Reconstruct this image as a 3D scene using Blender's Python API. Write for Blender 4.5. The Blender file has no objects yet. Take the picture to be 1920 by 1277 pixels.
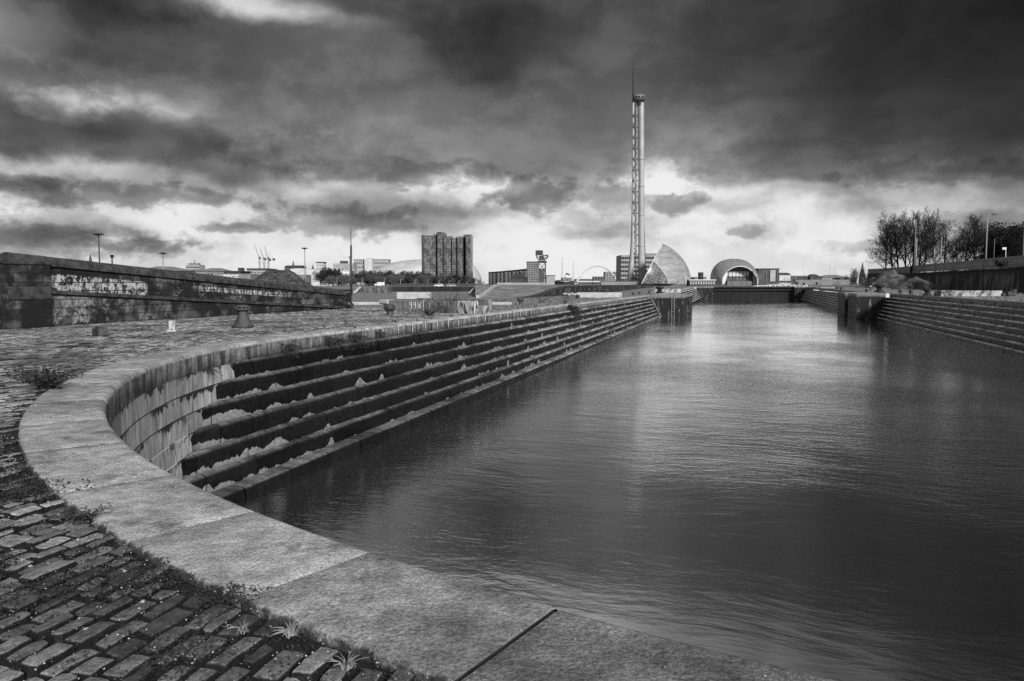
import bpy, bmesh, math, random
import numpy as np
from mathutils import Vector, noise as mnoise
R_ = math.radians
rng = random.Random(7)
nr = np.random.RandomState(11)
scn = bpy.context.scene
col = scn.collection

# ------------------------------------------------------------------ camera
F = 1400.0; HY = 532.0; VX = 1378.0           # focal length in px of the 1920 wide frame, horizon row, column of the dock axis
PITCH = math.atan((638.5 - HY) / F)
CP, SP = math.cos(PITCH), math.sin(PITCH)
YAW = math.atan2((VX - 960) / F, CP - (HY - 638.5) / F * SP)
CY, SY = math.cos(YAW), math.sin(YAW)
EYE = 1.6
cd = bpy.data.cameras.new('camera'); cam = bpy.data.objects.new('camera', cd); col.objects.link(cam)
cam.location = (0, 0, EYE); cam.rotation_euler = (R_(90) - PITCH, 0, YAW)
cd.sensor_width = 36; cd.lens = 36 * F / 1920; cd.clip_end = 20000; cd.clip_start = 0.05
scn.camera = cam
scn.view_settings.view_transform = 'Standard'; scn.view_settings.look = 'None'
scn.cycles.use_denoising = False; scn.render.filter_size = 1.1
scn.view_settings.gamma = 1; scn.view_settings.exposure = 1.6

def P(px, py, D):
    """world point seen at pixel px, py at forward depth D"""
    a = (px - 960) / F; b = -(py - 638.5) / F
    k = D / (CP + b * SP)
    x, y, z = a * k, D, (-SP + b * CP) * k
    return Vector((x * CY - y * SY, x * SY + y * CY, EYE + z))
def at(px, py, z):
    """world point seen at pixel px, py at height z"""
    a = (px - 960) / F; b = -(py - 638.5) / F
    x, y, dz = a, CP + b * SP, -SP + b * CP
    t = (z - EYE) / dz
    return Vector(((x * CY - y * SY) * t, (x * SY + y * CY) * t, z))

# ------------------------------------------------------------------ node helper
class T:
    def __init__(s, nt): s.nt = nt; s.L = nt.links
    def n(s, t, **kw):
        nd = s.nt.nodes.new(t)
        for k, v in kw.items(): setattr(nd, k, v)
        return nd
    def put(s, sock, v):
        if v is None: return
        if isinstance(v, bpy.types.NodeSocket): s.L.new(v, sock)
        else:
            try: sock.default_value = v
            except Exception: sock.default_value = (v, v, v) if len(sock.default_value) == 3 else (v, v, v, 1)
    def m(s, op, a, b=None, c=None, clamp=False):
        nd = s.n('ShaderNodeMath', operation=op); nd.use_clamp = clamp
        s.put(nd.inputs[0], a); s.put(nd.inputs[1], b); s.put(nd.inputs[2], c)
        return nd.outputs[0]
    def v(s, op, a, b=None):
        nd = s.n('ShaderNodeVectorMath', operation=op); s.put(nd.inputs[0], a)
        if b is not None: s.put(nd.inputs[1], b)
        return nd.outputs['Value'] if op in ('LENGTH', 'DOT_PRODUCT') else nd.outputs[0]
    def noise(s, vec, scale, detail=4, rough=.55, dist=0.0, lac=2.0):
        nd = s.n('ShaderNodeTexNoise'); s.put(nd.inputs['Vector'], vec); nd.inputs['Scale'].default_value = scale
        nd.inputs['Detail'].default_value = detail; nd.inputs['Roughness'].default_value = rough
        nd.inputs['Distortion'].default_value = dist; nd.inputs['Lacunarity'].default_value = lac
        return nd.outputs['Fac']
    def voro(s, vec, scale, feature='F1', out='Distance'):
        nd = s.n('ShaderNodeTexVoronoi', feature=feature); s.put(nd.inputs['Vector'], vec); nd.inputs['Scale'].default_value = scale
        return nd.outputs[out]
    def rng(s, x, a, b, c=0.0, d=1.0, smooth=True):
        nd = s.n('ShaderNodeMapRange'); nd.interpolation_type = 'SMOOTHSTEP' if smooth else 'LINEAR'
        s.put(nd.inputs['Value'], x); s.put(nd.inputs['From Min'], a); s.put(nd.inputs['From Max'], b)
        s.put(nd.inputs['To Min'], c); s.put(nd.inputs['To Max'], d)
        return nd.outputs[0]
    def lerp(s, f, a, b):
        nd = s.n('ShaderNodeMix', data_type='FLOAT'); s.put(nd.inputs[0], f); s.put(nd.inputs[2], a); s.put(nd.inputs[3], b)
        return nd.outputs[0]
    def ramp(s, x, stops, interp='LINEAR'):
        nd = s.n('ShaderNodeValToRGB'); cr = nd.color_ramp; cr.interpolation = interp
        while len(cr.elements) > 1: cr.elements.remove(cr.elements[-1])
        cr.elements[0].position = stops[0][0]; cr.elements[0].color = (stops[0][1],) * 3 + (1,)
        for p, c in stops[1:]:
            e = cr.elements.new(p); e.color = (c,) * 3 + (1,)
        s.put(nd.inputs[0], x)
        return nd.outputs[0]
    def sep(s, vec):
        nd = s.n('ShaderNodeSeparateXYZ'); s.put(nd.inputs[0], vec); return nd.outputs
    def comb(s, x=0, y=0, z=0):
        nd = s.n('ShaderNodeCombineXYZ'); s.put(nd.inputs[0], x); s.put(nd.inputs[1], y); s.put(nd.inputs[2], z); return nd.outputs[0]
    def obj(s): return s.n('ShaderNodeTexCoord').outputs['Object']
    def pos(s): return s.n('ShaderNodeNewGeometry').outputs['Position']
    def uv(s): return s.n('ShaderNodeTexCoord').outputs['UV']
    def attr(s, name): return s.n('ShaderNodeAttribute', attribute_name=name).outputs['Fac']
    def scale(s, vec, sx, sy, sz): return s.v('MULTIPLY', vec, (sx, sy, sz))
    def mul(s, a, b): return s.m('MULTIPLY', a, b)
    def add(s, a, b): return s.m('ADD', a, b)

MATS = {}
def mat(name, fn):
    if name in MATS: return MATS[name]
    m = bpy.data.materials.new(name); m.use_nodes = True
    nt = m.node_tree; nt.nodes.clear(); t = T(nt)
    out = t.n('ShaderNodeOutputMaterial'); b = t.n('ShaderNodeBsdfPrincipled'); t.b = b
    t.L.new(b.outputs[0], out.inputs[0]); b.inputs['Roughness'].default_value = .85
    b.inputs['Specular IOR Level'].default_value = .3
    t.out = out
    fn(t)
    MATS[name] = m
    return m
def setc(t, c): t.put(t.b.inputs['Base Color'], c if isinstance(c, bpy.types.NodeSocket) else (c, c, c, 1))
def bump(t, h, strength=.5, dist=.02, normal=None):
    nd = t.n('ShaderNodeBump'); nd.inputs['Strength'].default_value = strength; nd.inputs['Distance'].default_value = dist
    t.put(nd.inputs['Height'], h)
    if normal is not None: t.L.new(normal, nd.inputs['Normal'])
    t.L.new(nd.outputs[0], t.b.inputs['Normal']); return nd.outputs[0]
def plain(name, lo, hi=None, scale=2.0, rough=.8, bs=0.0, bscale=20, metal=0.0, spec=.3, streak=False):
    hi = lo if hi is None else hi
    def fn(t):
        v = t.obj()
        if streak: v = t.scale(v, 1, 1, .12)
        f = t.rng(t.noise(v, scale, 6, .62), .28, .72)
        setc(t, t.lerp(f, lo, hi)); t.b.inputs['Roughness'].default_value = rough; t.b.inputs['Metallic'].default_value = metal
        t.b.inputs['Specular IOR Level'].default_value = spec
        if bs: bump(t, t.noise(t.obj(), bscale, 5, .65), bs, .02)
    return mat(name, fn)

# ------------------------------------------------------------------ sky
SUN_AZ, SUN_EL = 138.0, 27.0     # degrees clockwise from +Y (the dock axis), and above the horizon
w = bpy.data.worlds.new('World'); scn.world = w; w.use_nodes = True
nt = w.node_tree; nt.nodes.clear(); t = T(nt)
wo = t.n('ShaderNodeOutputWorld'); bg = t.n('ShaderNodeBackground'); nt.links.new(bg.outputs[0], wo.inputs[0])
sky = t.n('ShaderNodeTexSky', sky_type='NISHITA'); sky.sun_disc = False
sky.sun_elevation = R_(SUN_EL); sky.sun_rotation = R_(SUN_AZ)
bw = t.n('ShaderNodeRGBToBW'); nt.links.new(sky.outputs[0], bw.inputs[0])
d = t.n('ShaderNodeTexCoord').outputs['Generated']
dx, dy, dz = t.sep(d)
# cloud layer coordinates: the direction carried on to a flat layer overhead
den = t.m('MAXIMUM', t.add(dz, .10), .05)
cl = t.comb(t.m('DIVIDE', dx, den), t.m('DIVIDE', dy, den), 0)
n1 = t.noise(cl, 1.1, 5, .58, .3)
n2 = t.noise(t.v('ADD', cl, (7.3, 2.1, 0)), 1.1, 5, .58, .3)
nd3 = t.noise(t.v('ADD', t.scale(d, 1, 1, 1.6), (3, 9, 1)), 6.5, 9, .56, .0)
nd4 = t.noise(t.v('ADD', t.scale(d, 1, 1, 1.6), (5, 2, 8)), 17, 8, .60, .0)
az = t.m('ARCTAN2', dx, dy)                                   # 0 along the dock axis, + to the right
el = t.m('ARCSINE', dz)
azd = t.add(t.add(az, t.mul(t.add(nd3, -.5), .10)), t.mul(t.add(n2, -.5), .03))
eld = t.add(t.add(el, t.mul(t.add(t.noise(t.v('ADD', t.scale(d, 1, 1, 1.5), (13, 4, 7)), 7.5, 9, .58, .0), -.5), .075)), t.mul(t.add(n1, -.5), .02))
def az_of(px): return math.atan((px - 960) / F) - YAW
def el_of(py): return math.atan((HY - py) / F)
SKYX = [-500, 0, 100, 200, 330, 450, 560, 650, 760, 850, 950, 1050, 1150, 1250, 1350, 1480, 1620, 1760, 1920, 2500]
SKY = [   # brightness (0-255) by column for rows of the sky, low to high
 (528, [215,225,222,225,228,228,226,228,232,234,238,240,238,242,240,236,222,205,190,160]),
 (480, [190,215,200,205,225,228,226,225,228,225,236,236,240,244,240,236,226,195,175,150]),
 (455, [150,150,120,140,222,218,212,215,215,190,225,232,215,236,232,218,220,180,160,150]),
 (425, [170,214,190,188,215,185,205,165,150,165,205,196,180,225,222,210,195,165,145,130]),
 (400, [140,170,150,160,165,190,150,130,128,128,165,185,172,188,160,190,155,150,120,110]),
 (375, [120,95,105,120,130,160,160,140,150,150,160,150,150,185,190,165,125,110,100,90]),
 (350, [130,165,170,150,105,118,170,160,176,168,178,112,128,176,150,115,95,85,80,75]),
 (320, [95,80,95,110,108,112,122,118,112,108,92,88,104,132,128,90,66,60,60,60]),
 (285, [80,92,88,72,92,98,100,100,102,98,92,90,98,106,100,72,54,48,45,50]),
 (245, [100,110,150,130,120,96,92,94,98,98,92,88,92,90,80,60,48,42,38,45]),
 (200, [90,120,118,84,78,82,84,86,90,86,80,82,84,74,66,54,42,36,32,40]),
 (150, [80,112,80,56,64,70,78,82,78,62,54,72,74,66,58,48,38,32,28,40]),
 (105, [70,100,74,46,54,72,84,86,74,52,46,60,70,62,54,46,36,30,25,40]),
 (65,  [60,60,48,52,84,158,146,96,70,52,48,56,66,60,52,46,35,29,24,40]),
 (30,  [50,40,38,60,90,150,96,66,60,58,60,60,60,56,50,44,34,28,22,40]),
 (-30, [40,34,34,44,62,84,72,58,54,54,56,58,56,52,46,42,32,27,22,40]),
 (-130,[60,70,80,95,110,120,130,132,132,130,128,124,116,106,94,80,64,50,42,46]),  # this row and the next: unseen sky, brightened to lift the water's reflection
 (-400,[100,110,120,130,135,140,140,140,140,140,138,134,128,118,104,90,72,58,48,50])]
A0, A1 = R_(-75), R_(45)
u = t.m('DIVIDE', t.m('SUBTRACT', azd, A0), A1 - A0, clamp=True)
rows = []
for py, vals in SKY:
    st = [((az_of(px) - A0) / (A1 - A0), (v / 255.0)) for px, v in zip(SKYX, vals)]
    rows.append((el_of(py), t.ramp(u, st, 'B_SPLINE' if False else 'EASE')))
val = rows[0][1]
for (e0, r0), (e1, r1) in zip(rows[:-1], rows[1:]):
    val = t.lerp(t.rng(eld, e0, e1), val, r1)
# finer billows: contrast grows with height above the bright band
nl = t.noise(t.v('ADD', t.scale(d, 1, 1, 1.7), (21, 3, 5)), 8.0, 9, .60, .12)
lump = t.add(t.rng(nl, .41, .59), -.5)
bil = t.add(t.mul(lump, .20), t.add(t.mul(t.add(nd3, -.5), .25), t.mul(t.add(nd4, -.5), .32)))
val = t.mul(val, t.add(t.rng(el, .05, .16, 1.0, 1.24), t.mul(bil, t.rng(el, .0, .10, .55, 1.0))))
# separate cloud masses and breaks, each a ragged patch of the sky
nda = t.add(nd3, -.5); ndb = t.add(t.noise(t.v('ADD', t.scale(d, 1, 1, 1.3), (31, 14, 2)), 11, 7, .60, .0), -.5); ndc = t.add(t.noise(t.v('ADD', t.scale(d, 1, 1, 1.3), (2, 24, 12)), 11, 7, .60, .0), -.5)
nde = t.add(t.noise(t.v('ADD', t.scale(d, 1, 1, 1.6), (1, 14, 22)), 30, 7, .62, .0), -.5); ndf = t.add(t.noise(t.v('ADD', t.scale(d, 1, 1, 1.6), (8, 3, 32)), 30, 7, .62, .0), -.5)
for px, py, rx, ry, am in ((1265, 384, 46, 19, -.32), (1395, 441, 26, 10, -.22), (955, 85, 140, 80, -.17), (215, 288, 165, 42, -.32), (30, 225, 95, 45, -.30), (440, 325, 80, 40, -.24), (130, 252, 50, 24, .25), (480, 48, 120, 34, .15),
        (330, 228, 55, 42, .16), (110, 118, 70, 50, .12), (60, 466, 135, 26, -.24), (190, 386, 175, 20, -.30), (850, 362, 80, 26, .16), (1010, 372, 70, 32, -.30), (640, 420, 130, 26, -.26), (1750, 352, 110, 20, -.2), (1230, 340, 75, 26, .28),
        (450, 434, 55, 9, -.3), (250, 467, 60, 10, -.24), (760, 330, 190, 22, -.22), (560, 300, 90, 30, -.15), (1450, 330, 120, 40, -.2), (200, 70, 120, 40, -.25), (1600, 470, 60, 12, -.16), (1100, 440, 90, 14, -.12), (1850, 430, 60, 14, -.16), (20, 390, 40, 26, .3), (1150, 370, 60, 30, -.18)):
    small = ry < 34; nb_, nc_ = (nde, ndf) if small else (ndb, ndc); wz = 3.6 if small else 2.9
    uu_ = t.add(t.mul(t.add(az, -az_of(px)), F / rx / (1 + ((px - 960) / F) ** 2)), t.mul(nb_, wz)); vv_ = t.add(t.mul(t.add(el, -el_of(py)), F / ry), t.mul(nc_, wz))
    r2_ = t.add(t.mul(uu_, uu_), t.mul(vv_, vv_)); val = t.mul(val, t.lerp(t.rng(r2_, 1.8, .15), 1.0, 1.0 + am))
# the rest of the sky, behind and overhead: broken grey cloud
backm = t.rng(dy, -.15, .35)
rest = t.add(.56, t.mul(t.add(n1, -.5), .5))
val = t.lerp(backm, rest, val)
zen = t.rng(el, .42, .9)
val = t.lerp(zen, val, t.add(.54, t.mul(t.add(n1, -.5), .3)))
lin = t.m('POWER', t.m('SMOOTH_MIN', t.m('MAXIMUM', val, .02), .92, .12), 2.2)
fin = t.add(t.mul(lin, 3.35), t.mul(bw.outputs[0], .006))
cb = t.n('ShaderNodeCombineColor')
for i in range(3): nt.links.new(fin, cb.inputs[i])
nt.links.new(cb.outputs[0], bg.inputs[0]); bg.inputs[1].default_value = .1
w.cycles.sampling_method = 'MANUAL'; w.cycles.sample_map_resolution = 512

sl = bpy.data.lights.new('sun', 'SUN'); sl.energy = 1.5; sl.angle = R_(10); sl.color = (1, 1, 1)
so = bpy.data.objects.new('sun', sl); col.objects.link(so)
sdir = Vector((math.sin(R_(SUN_AZ)) * math.cos(R_(SUN_EL)), math.cos(R_(SUN_AZ)) * math.cos(R_(SUN_EL)), math.sin(R_(SUN_EL))))
so.rotation_euler = sdir.to_track_quat('Z', 'Y').to_euler(); so.location = (0, 0, 50)

# ------------------------------------------------------------------ mesh helper
class MB:
    def __init__(s): s.v = []; s.f = []; s.uv = []; s.use_uv = False
    def face(s, pts, uv=None):
        i = len(s.v); s.v.extend([tuple(p) for p in pts]); s.f.append(tuple(range(i, i + len(pts))))
        if uv: s.use_uv = True; s.uv.extend(uv)
        else: s.uv.extend([(0, 0)] * len(pts))
    def poly(s, idx, uv=None):
        s.f.append(tuple(idx)); s.uv.extend(uv or [(0, 0)] * len(idx)); s.use_uv |= bool(uv)
    def grid(s, pts, uvs=None, closed=False):
        """pts[i][j] as a quad sheet"""
        n, m = len(pts), len(pts[0]); i0 = len(s.v)
        for r in pts: s.v.extend([tuple(p) for p in r])
        for i in range(n - 1):
            for j in range(m - 1 + (1 if closed else 0)):
                j2 = (j + 1) % m
                q = [(i, j), (i + 1, j), (i + 1, j2), (i, j2)]
                s.f.append(tuple(i0 + a * m + b for a, b in q))
                if uvs: s.use_uv = True; s.uv.extend([uvs[a][b] for a, b in q])
                else: s.uv.extend([(0, 0)] * 4)
    def box(s, c, size, rz=0.0, bevel=0.0, taper=1.0):
        x, y, z = size[0] / 2, size[1] / 2, size[2] / 2
        cr, sr = math.cos(rz), math.sin(rz); i0 = len(s.v)
        b = min(bevel, x * .9, y * .9, z * .9)
        rings = [(-z, 0)] if not b else [(-z, b), (-z + b, 0), (z - b, 0)]
        rings += [(z, b)]
        if not b: rings = [(-z, 0), (z, 0)]
        for k, (zz, ins) in enumerate(rings):
            tp = taper if zz > 0 else 1.0
            for sx, sy in ((-1, -1), (1, -1), (1, 1), (-1, 1)):
                X, Y = sx * (x - ins) * tp, sy * (y - ins) * tp
                s.v.append((c[0] + X * cr - Y * sr, c[1] + X * sr + Y * cr, c[2] + zz))
        n = len(rings)
        s.poly((i0 + 3, i0 + 2, i0 + 1, i0)); o = i0 + (n - 1) * 4; s.poly((o, o + 1, o + 2, o + 3))
        for k in range(n - 1):
            a = i0 + 4 * k
            for j in range(4):
                j2 = (j + 1) % 4; s.poly((a + j, a + j2, a + 4 + j2, a + 4 + j))
    def tube(s, pts, rad, n=6, cap=True):
        pts = [Vector(p) for p in pts]; rad = rad if isinstance(rad, (list, tuple)) else [rad] * len(pts)
        i0 = len(s.v)
        for k, p in enumerate(pts):
            dv = (pts[min(k + 1, len(pts) - 1)] - pts[max(k - 1, 0)])
            if dv.length < 1e-9: dv = Vector((0, 0, 1))
            dv.normalize()
            a = dv.orthogonal() if abs(dv.z) < .9 else Vector((1, 0, 0)) - dv * dv.x
            a.normalize(); b = dv.cross(a)
            for j in range(n):
                q = 2 * math.pi * j / n
                s.v.append(tuple(p + (a * math.cos(q) + b * math.sin(q)) * rad[k]))
        for k in range(len(pts) - 1):
            for j in range(n):
                j2 = (j + 1) % n; a = i0 + k * n
                s.poly((a + j, a + j2, a + n + j2, a + n + j))
        if cap:
            s.poly([i0 + j for j in reversed(range(n))]); e = i0 + (len(pts) - 1) * n; s.poly([e + j for j in range(n)])
    def lathe(s, c, prof, n=24, cap=True):
        i0 = len(s.v)
        for r, z in prof:
            for j in range(n):
                q = 2 * math.pi * j / n; s.v.append((c[0] + r * math.cos(q), c[1] + r * math.sin(q), c[2] + z))
        for k in range(len(prof) - 1):
            for j in range(n):
                j2 = (j + 1) % n; a = i0 + k * n; s.poly((a + j, a + j2, a + n + j2, a + n + j))
        if cap:
            s.poly([i0 + j for j in reversed(range(n))]); e = i0 + (len(prof) - 1) * n; s.poly([e + j for j in range(n)])
    def prism(s, poly, z0, z1):
        """vertical prism on a plan polygon (counter-clockwise)"""
        n = len(poly); i0 = len(s.v)
        for z in (z0, z1):
            for k, p in enumerate(poly):
                zz = z[k] if isinstance(z, (list, tuple)) else z
                s.v.append((p[0], p[1], zz))
        s.poly([i0 + j for j in reversed(range(n))]); s.poly([i0 + n + j for j in range(n)])
        for j in range(n):
            j2 = (j + 1) % n; s.poly((i0 + j, i0 + j2, i0 + n + j2, i0 + n + j))
    def build(s, name, m, parent=None, smooth=False, loc=None):
        me = bpy.data.meshes.new(name)
        off = Vector((0, 0, 0)); p = parent
        while p is not None: off += p.location; p = p.parent
        if loc is not None: off += Vector(loc)
        vs = [(a - off.x, b - off.y, c - off.z) for a, b, c in s.v]
        me.from_pydata(vs, [], s.f)
        if s.use_uv:
            l = me.uv_layers.new(name='UVMap')
            l.data.foreach_set('uv', np.array(s.uv, dtype=np.float32).ravel())
        me.validate(); me.update()
        if smooth: me.polygons.foreach_set('use_smooth', [True] * len(me.polygons))
        me.materials.append(m)
        o = bpy.data.objects.new(name, me); col.objects.link(o)
        if parent is not None: o.parent = parent
        if loc is not None: o.location = loc
        return o
def tag(o, label=None, cat=None, group=None, kind=None):
    if label: o['label'] = label
    if cat: o['category'] = cat
    if group: o['group'] = group
    if kind: o['kind'] = kind
    return o
def thing(name, label, cat, loc=(0, 0, 0), group=None):
    o = bpy.data.objects.new(name, None); col.objects.link(o); o.location = loc; o.empty_display_size = .3
    return tag(o, label, cat, group)
def children(o): return [c for c in bpy.data.objects if c.parent == o]
KIDS = {}
def copy_tree(o, loc, rz=0.0, label=None, scale=None, group=None):
    if o.name not in KIDS: KIDS[o.name] = [(c, children(c)) for c in children(o)]
    c = o.copy(); col.objects.link(c); c.location = loc; c.rotation_euler = (0, 0, rz)
    if label: c['label'] = label
    if group: c['group'] = group
    if scale: c.scale = scale if isinstance(scale, tuple) else (scale,) * 3
    for ch, gs in KIDS[o.name]:
        k = ch.copy(); col.objects.link(k); k.parent = c
        for g in gs:
            q = g.copy(); col.objects.link(q); q.parent = k
    return c
def h2(x, y, s=1.0): return mnoise.noise(Vector((x * s, y * s, 3.7)))

# ------------------------------------------------------------------ ground heights
def sm(x, a, b):
    u = min(1, max(0, (x - a) / (b - a))); return u * u * (3 - 2 * u)
def gz(x, y):
    zl = 0.0 if y < 20 else (-.0022 * (y - 20) if y < 130 else -.242 + .745 * sm(y, 130, 250))
    zr = .17 * sm(y, 8, 38) + .35 * sm(y, 135, 250)
    s = sm(x, -1, 17); return zl * (1 - s) + zr * s
CX, CYY, RR = 4.13, 19.88, 17.05
RO = 17.95
WATER = -3.5
XL, XR = CX - RR, CX + RR          # straight coping edges
Y_P0, Y_P1 = 118.5, 138.0          # intermediate gate piers
Y_END = 252.0

# ------------------------------------------------------------------ materials for stone
def f_coping(t):
    v = t.obj(); uv = t.uv(); U, V, _ = t.sep(uv)
    big = t.noise(v, .8, 4, .6); mid = t.noise(v, 5, 5, .65); fine = t.noise(v, 55, 4, .75)
    c = t.lerp(t.rng(big, .3, .7), .31, .52)
    c = t.mul(c, t.rng(mid, .25, .75, .58, 1.32))
    c = t.mul(c, t.rng(fine, .3, .7, .50, 1.40))
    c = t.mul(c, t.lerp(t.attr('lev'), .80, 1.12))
    near_end = t.rng(t.add(U, t.mul(t.add(t.noise(v, 1.3, 5, .65), -.5), 3.4)), -22.8, -20.2)   # the stones at the near end are darker, with a ragged edge
    c = t.mul(c, t.lerp(near_end, .36, 1.0))
    stn = t.rng(t.noise(v, 2.1, 7, .75), .54, .62)
    c = t.mul(c, t.lerp(stn, 1.0, .58))
    spots = t.rng(t.voro(v, 3.1), .03, .09)                         # dark lichen spots
    c = t.mul(c, t.lerp(t.rng(t.noise(v, 1.7, 3), .45, .55), 1.0, t.lerp(spots, .55, 1.0)))
    lich = t.rng(t.noise(v, 16, 4, .7), .66, .74)
    c = t.lerp(t.mul(lich, .5), c, .62)
    edge = t.rng(t.add(V, t.mul(t.add(t.noise(v, 7, 6, .72), -.5), .18)), .01, .05)       # dirt along the sett side
    c = t.mul(c, t.lerp(edge, .16, 1.0))
    setc(t, c)
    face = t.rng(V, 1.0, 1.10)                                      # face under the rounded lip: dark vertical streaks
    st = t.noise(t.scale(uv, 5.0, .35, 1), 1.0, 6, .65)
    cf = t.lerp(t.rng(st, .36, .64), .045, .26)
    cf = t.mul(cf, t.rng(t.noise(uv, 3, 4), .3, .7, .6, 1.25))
    # lime washed joints on the straight wall
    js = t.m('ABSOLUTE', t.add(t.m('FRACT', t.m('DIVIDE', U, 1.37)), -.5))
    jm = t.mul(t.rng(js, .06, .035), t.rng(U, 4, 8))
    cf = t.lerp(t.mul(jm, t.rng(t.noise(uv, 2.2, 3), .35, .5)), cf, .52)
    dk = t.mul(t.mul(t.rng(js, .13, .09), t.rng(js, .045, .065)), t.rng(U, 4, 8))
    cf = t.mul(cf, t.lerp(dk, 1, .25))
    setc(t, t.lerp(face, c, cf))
    t.b.inputs['Roughness'].default_value = .72
    t.b.inputs['Specular IOR Level'].default_value = .25
    hgt = t.add(t.add(t.mul(t.noise(t.scale(v, 1, 1, 1), 26, 5, .7), 1.0), t.mul(t.noise(v, 7, 4, .6), 1.1)), t.mul(fine, .35))
    bump(t, hgt, .95, .024)
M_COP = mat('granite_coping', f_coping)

def f_head(t):                                                        # curved ashlar wall of the dock head; UV in metres
    uv = t.uv(); U, V, _ = t.sep(uv); v = t.obj()
    br = t.n('ShaderNodeTexBrick'); br.offset = .5; t.put(br.inputs['Vector'], uv)
    br.inputs['Scale'].default_value = 1; br.inputs['Brick Width'].default_value = 1.15; br.inputs['Row Height'].default_value = .47
    br.inputs['Mortar Size'].default_value = .014; br.inputs['Mortar Smooth'].default_value = .3; br.inputs['Bias'].default_value = 0
    br.inputs['Color1'].default_value = (.24, .24, .24, 1); br.inputs['Color2'].default_value = (.38, .38, .38, 1); br.inputs['Mortar'].default_value = (.2, .2, .2, 1)
    bwn = t.n('ShaderNodeRGBToBW'); t.L.new(br.outputs['Color'], bwn.inputs[0])
    c = t.mul(bwn.outputs[0], t.rng(t.noise(t.scale(uv, 4, 1.0, 1), 1.6, 6, .65), .25, .75, .55, 1.35))
    streak = t.noise(t.scale(uv, 9, .55, 1), 1, 6, .6)
    c = t.mul(c, t.rng(streak, .3, .62, .55, 1.1))
    # black wet algae hanging from the joints
    nz = t.noise(t.scale(uv, 3.2, .9, 1), 1.3, 5, .62)
    drip = t.m('FRACT', t.m('DIVIDE', t.m('MULTIPLY', V, -1), .47))
    alg = t.rng(t.add(t.mul(nz, 1.5), t.mul(drip, -.85)), .52, .60)
    alg = t.mul(alg, t.rng(t.noise(uv, .9, 3), .42, .56))
    c = t.lerp(alg, c, .018)
    # white lime in the lower joints and runs below them
    mort = br.outputs['Fac']
    wl = t.mul(t.rng(V, -.9, -1.5), t.rng(t.noise(uv, 2.4, 4), .35, .55))
    c = t.lerp(t.mul(mort, wl), c, .62)
    c = t.lerp(t.mul(mort, t.m('SUBTRACT', 1.0, wl)), c, .015)
    runs = t.mul(t.rng(t.noise(t.scale(uv, 11, 1.2, 1), 1, 4, .6), .60, .68), t.rng(drip, .62, .05))
    c = t.lerp(t.mul(t.mul(runs, wl), .75), c, .55)
    wet = t.rng(t.add(V, t.mul(nz, .5)), -2.9, -2.3)
    c = t.mul(c, t.lerp(wet, .35, 1))
    setc(t, c); t.b.inputs['Roughness'].default_value = .7
    bump(t, t.add(t.mul(mort, -1.2), t.mul(t.noise(v, 18, 5, .65), .5)), .6, .02)
M_HEAD = mat('head_ashlar', f_head)

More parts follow.
